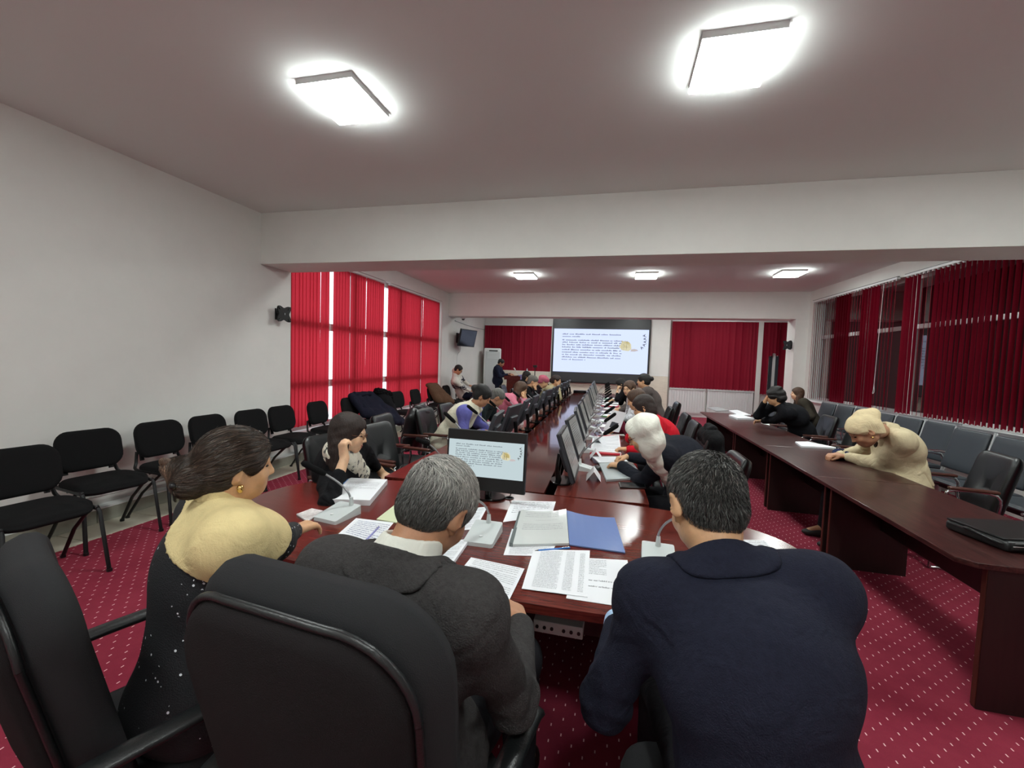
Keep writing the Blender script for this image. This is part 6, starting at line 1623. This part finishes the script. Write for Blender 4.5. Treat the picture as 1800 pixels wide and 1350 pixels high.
def coat_collar(J):
    G = Field(); N, u, r, f, C = J['N'], J['u'], J['r'], J['f'], J['C']
    for k in range(30):
        a = 2 * PI * k / 30
        if abs((a - PI / 2 + PI) % (2 * PI) - PI) < 0.6: continue
        d = math.cos(a) * r + math.sin(a) * f; G.cap(N + u * 0.03 + d * 0.075, N - u * 0.03 + d * 0.125, 0.012, 0.010, k=0.015)
    for q in (-1, 1): G.cap(N - u * 0.03 + f * 0.09 + q * r * 0.09, C + f * 0.155 + q * r * 0.05, 0.03, 0.022, k=0.03)
    sdf_part('lapels', G, 0.009, C_COAT, J['top_obj'])
    B = Field(); w = (J['P'] + C) / 2
    for k in range(24):
        a = 2 * PI * k / 24; a2 = 2 * PI * (k + 1) / 24; pt = lambda a: w + 0.185 * math.cos(a) * r + 0.16 * math.sin(a) * f
        B.cap(pt(a), pt(a2), 0.022, k=0.02)
    B.cap(w - 0.18 * r - f * 0.06, w - 0.2 * r - f * 0.02 - u * 0.14, 0.024, 0.018, k=0.02)
    sdf_part('coat_belt', B, 0.01, C_COAT, J['top_obj'])
    e = Field(); e.ell(J['hp'](-0.081, 0.004, -0.045), (0.008, 0.008, 0.010)); sdf_part('earring', e, 0.0035, mat('gold', srgb(225, 190, 120), 0.25, metal=1.0), J['root'])
    b = Field(); c0 = C + f * 0.19 + u * 0.04 - r * 0.08
    for k in range(6): b.ell(c0 + 0.014 * (math.cos(k * 1.05) * r + math.sin(k * 1.05) * u), (0.011, 0.011, 0.011), None, 0.004)
    sdf_part('brooch', b, 0.004, mat('pearl', srgb(240, 232, 210), 0.2), J['root'])
    s_ = Field()
    for q in (-1, 1): s_.cap(N + f * 0.08 + q * r * 0.02, C + f * 0.16 + u * 0.03, 0.03, 0.022, k=0.03)
    s_.post = folds(0.004, 70, 2); sdf_part('neck_scarf', s_, 0.008, cloth('dark_print_scarf', srgb(52, 44, 38), var=0.8, vs=40), J['root'])
h21 = tuple(onZ(1519, 757, 1.17))
SHOEW = make_shoe(mat('dark_sneaker', srgb(34, 30, 30), 0.6), None)
J21 = person('woman in a beige coat and cream turban bending over the right-hand desk', (2.64, 4.68), 92, h21, (84, 40, 0), neck=tuple(onY(1550, 757, 4.65)), s=1.16, hs=1.1, seat=0.5, female=True, girth=1.12, bulge=0.08, h=0.0085,
       hands={'L': (tuple(onZ(1490, 803, 0.80)), (0.5, -0.8, -0.5), (-1, 0.5, 0), (0, 0, -1), 0.6), 'R': ((2.25, 5.0, 0.8), (0.5, 0.8, -0.5), (-1, -0.4, 0), (0, 0, -1), 0.5)},
       top=dict(name='coat', m=C_COAT, coat=0.55, freq=20), sk=SK_M, hair=turban(C_TURB, [((0, -0.11, 0.075), (0.055, 0.055, 0.05)), ((0, -0.06, 0.11), (0.04, 0.05, 0.035))], 'turban', 0.028, 1.04), hm=HM_BLACK, extras=[coat_collar], fold=0.005, shoes=SHOEW)
hb = thing('handbag', 'small navy blue bag on the desk edge in front of the beige coat', 'bag', (2.3, 5.06, TT))
_g = Field(); _g.ell((0, 0, 0.05), (0.07, 0.11, 0.06), None, 0.03); _g.half((0, 0, 0.002), (0, 0, -1)); _g.post = folds(0.004, 50, 1); sdf_part('body', _g, 0.008, cloth('navy_bag', srgb(40, 50, 84)), hb); tube('strap', [(0, -0.08, 0.07), (-0.03, -0.03, 0.12), (-0.03, 0.04, 0.12), (0, 0.08, 0.07)], 0.006, M_LEATHER, hb, smooth_pts=4)

# --- far left: seated man and the standing speaker
def sweater_band(J):
    G = Field(); T = J['top_field']; G.ops = list(T.ops); G.post = lambda x, y, z: f32(-0.004) + 0 * x
    G.half(J['C'] + J['u'] * 0.13, J['u']); G.half(J['C'] - J['u'] * 0.03, -J['u'])
    M = mat('dark_folk_pattern', srgb(34, 32, 44), 0.9, var=0.9, vscale=17, col2=srgb(225, 220, 215)); r_ = [n for n in M.node_tree.nodes if n.type == 'VALTORGB'][0]; r_.color_ramp.elements[0].position = 0.5; r_.color_ramp.elements[1].position = 0.54
    sdf_part('pattern_band', G, 0.012, M, J['root'])
h11 = tuple(onX(806, 650, -4.25))
person('man in a white sweater with a dark pattern band sitting by the far left wall', (-4.3, 11.75), -82, h11, (-78, 30, 0), s=1.13, seat=0.5, top=dict(name='sweater', m=cloth('off_white_sweater', srgb(216, 212, 202)), high=True), sk=SK_M, hair=H('short', HM_BLACK), hm=HM_BLACK, extras=[sweater_band, glasses(M_BLACKP)], legs=cloth('dark_navy_jeans', srgb(26, 28, 44)), h=0.011)
h12 = tuple(onY(881, 638, 13.3))
person('speaker in a navy suit standing and reading behind the lectern', (h12[0] - 0.1, 13.3), -88, h12, (-86, 28, 0), s=1.07, stand=True, pelz=0.98, hands={'R': ((-3.32, 13.12, 1.21), (-0.6, -0.7, -0.6), (1, 0.2, -0.1), (0, 0, -1), 0.4), 'L': ((-3.32, 13.48, 1.21), (-0.6, 0.7, -0.6), (1, -0.2, -0.1), (0, 0, -1), 0.4)}, top=dict(name='jacket', m=cloth('speaker_navy_suit', srgb(28, 32, 50)), collar=cloth('speaker_navy_suit', srgb(28, 32, 50))), sk=SK_M, hair=H('short', HM_BLACK), hm=HM_BLACK, legs=cloth('speaker_navy_suit', srgb(28, 32, 50)), h=0.011, bulge=0.02)

# ------------------------------------------------------------------ coats left on chairs
def drape(name, label, m_, caps, fold=0.008, h=0.012, freq=26, seed=1, loc=(0, 0, 0)):
    t = thing(name, label, 'coat', loc); G = Field()
    for a, b, ra, rb in caps: G.cap(V3(*a) - V3(*loc), V3(*b) - V3(*loc), ra, rb, k=0.11)
    G.post = folds(fold, freq, seed); sdf_part('cloth', G, h, m_, t); return t, G
def on_chair(y, z, dx=0.0): return (-4.46 + dx, y, z)
def pleats(a0, a1, b0, b1, n=7, r0=0.045, r1=0.05):
    out = []
    for i in range(n):
        t_ = i / (n - 1); A = V3(*a0) * (1 - t_) + V3(*a1) * t_; B_ = V3(*b0) * (1 - t_) + V3(*b1) * t_; w_ = 0.018 * math.sin(i * 2.3)
        out.append((tuple(A), tuple(B_ + V3(w_, w_, 0.02 * math.sin(i * 1.7))), r0, r1 * (0.8 + 0.4 * ((i * 7) % 3) / 2)))
    return out
yA, yB_ = ISO_Y[7], ISO_Y[8]
C_NAVYCOAT = cloth('navy_coat', srgb(26, 28, 42))
t, _ = drape('coat', 'navy blue coat thrown over the chairs in front of the red blind', C_NAVYCOAT, pleats(on_chair(yA + 0.0, 0.93), on_chair(yB_ - 0.1, 0.92), on_chair(yA + 0.1, 0.62, 0.2), on_chair(yB_ + 0.1, 0.58, 0.3), 9) +
      pleats(on_chair(yA + 0.15, 0.62, 0.22), on_chair(yB_ + 0.1, 0.58, 0.3), on_chair(yA + 0.45, 0.5, 0.42), on_chair(yB_ + 0.25, 0.36, 0.52), 7, 0.05, 0.045), loc=on_chair(yA + 0.3, 0.6), fold=0.010)
_g = Field(); _g.cap(V3(0.02, -0.2, 0.36), V3(0.05, 0.2, 0.35), 0.05, 0.05); _g.post = folds(0.008, 40, 9); sdf_part('collar', _g, 0.012, C_NAVYCOAT, t)
t, _ = drape('coat', 'black coat with a furry hood hanging beside the navy coat', cloth('black_coat', srgb(17, 17, 20)), pleats(on_chair(yB_ + 0.02, 0.94, 0.03), on_chair(yB_ + 0.36, 0.9, 0.03), on_chair(yB_ + 0.1, 0.55, 0.2), on_chair(yB_ + 0.42, 0.46, 0.2), 7, 0.06, 0.06), loc=on_chair(yB_, 0.6), seed=5, fold=0.010)
_g = Field(); _g.cap(V3(0.06, 0.0, 0.38), V3(0.1, 0.36, 0.3), 0.07, 0.06); _g.cap(V3(0.1, 0.36, 0.3), V3(0.14, 0.44, 0.05), 0.06, 0.05); _g.post = folds(0.014, 110, 9); sdf_part('fur_trim', _g, 0.010, cloth('black_fur', srgb(14, 13, 14), 0.8, 200), t)
yC = ISO_Y[11]
C_BRCOAT = cloth('brown_coat', srgb(92, 68, 52))
t, _ = drape('coat', 'brown coat hanging over a chair at the end of the left row', C_BRCOAT, pleats(on_chair(yC - 0.25, 0.97), on_chair(yC + 0.25, 0.94), on_chair(yC - 0.1, 0.6, 0.16), on_chair(yC + 0.38, 0.54, 0.4), 9), loc=on_chair(yC, 0.6), seed=7, fold=0.010)
_g = Field(); _g.cap(V3(0.03, -0.2, 0.39), V3(0.04, 0.2, 0.37), 0.035, 0.035); sdf_part('collar', _g, 0.01, C_BRCOAT, t)
def jacket_on(label, x, y, dx, m_, seed, top=0.97):
    t, _ = drape('coat', label, m_, pleats((x, y - 0.24, top - 0.06), (x, y + 0.24, top - 0.06), (x + dx * 0.1, y - 0.22, 0.52), (x + dx * 0.1, y + 0.22, 0.5), 8) + [((x, y - 0.16, top - 0.03), (x, y + 0.16, top - 0.03), 0.05, 0.05)], seed=seed, loc=(x, y, 0.6), fold=0.009)
    g = Field(); g.cap(V3(0, -0.1, top - 0.57), V3(0, 0.1, top - 0.57), 0.05, 0.05); g.post = folds(0.006, 60, seed); sdf_part('collar', g, 0.01, m_, t)
C_BJ = cloth('black_jacket_cloth', srgb(18, 18, 20))
jacket_on('black jacket hung over the chair of the woman in the cream vest', -2.46, 5.1, -1, mat('black_nylon', srgb(22, 22, 24), 0.35, bump=0.3, bscale=60), 3)
jacket_on('black jacket hung over an armchair right of the white headscarf', 0.95, 4.62, 1, C_BJ, 4, 1.0)
jacket_on('black jacket hung over an armchair at the far end of the dark desk', 2.95, 8.3, 1, C_BJ, 5, 1.0)
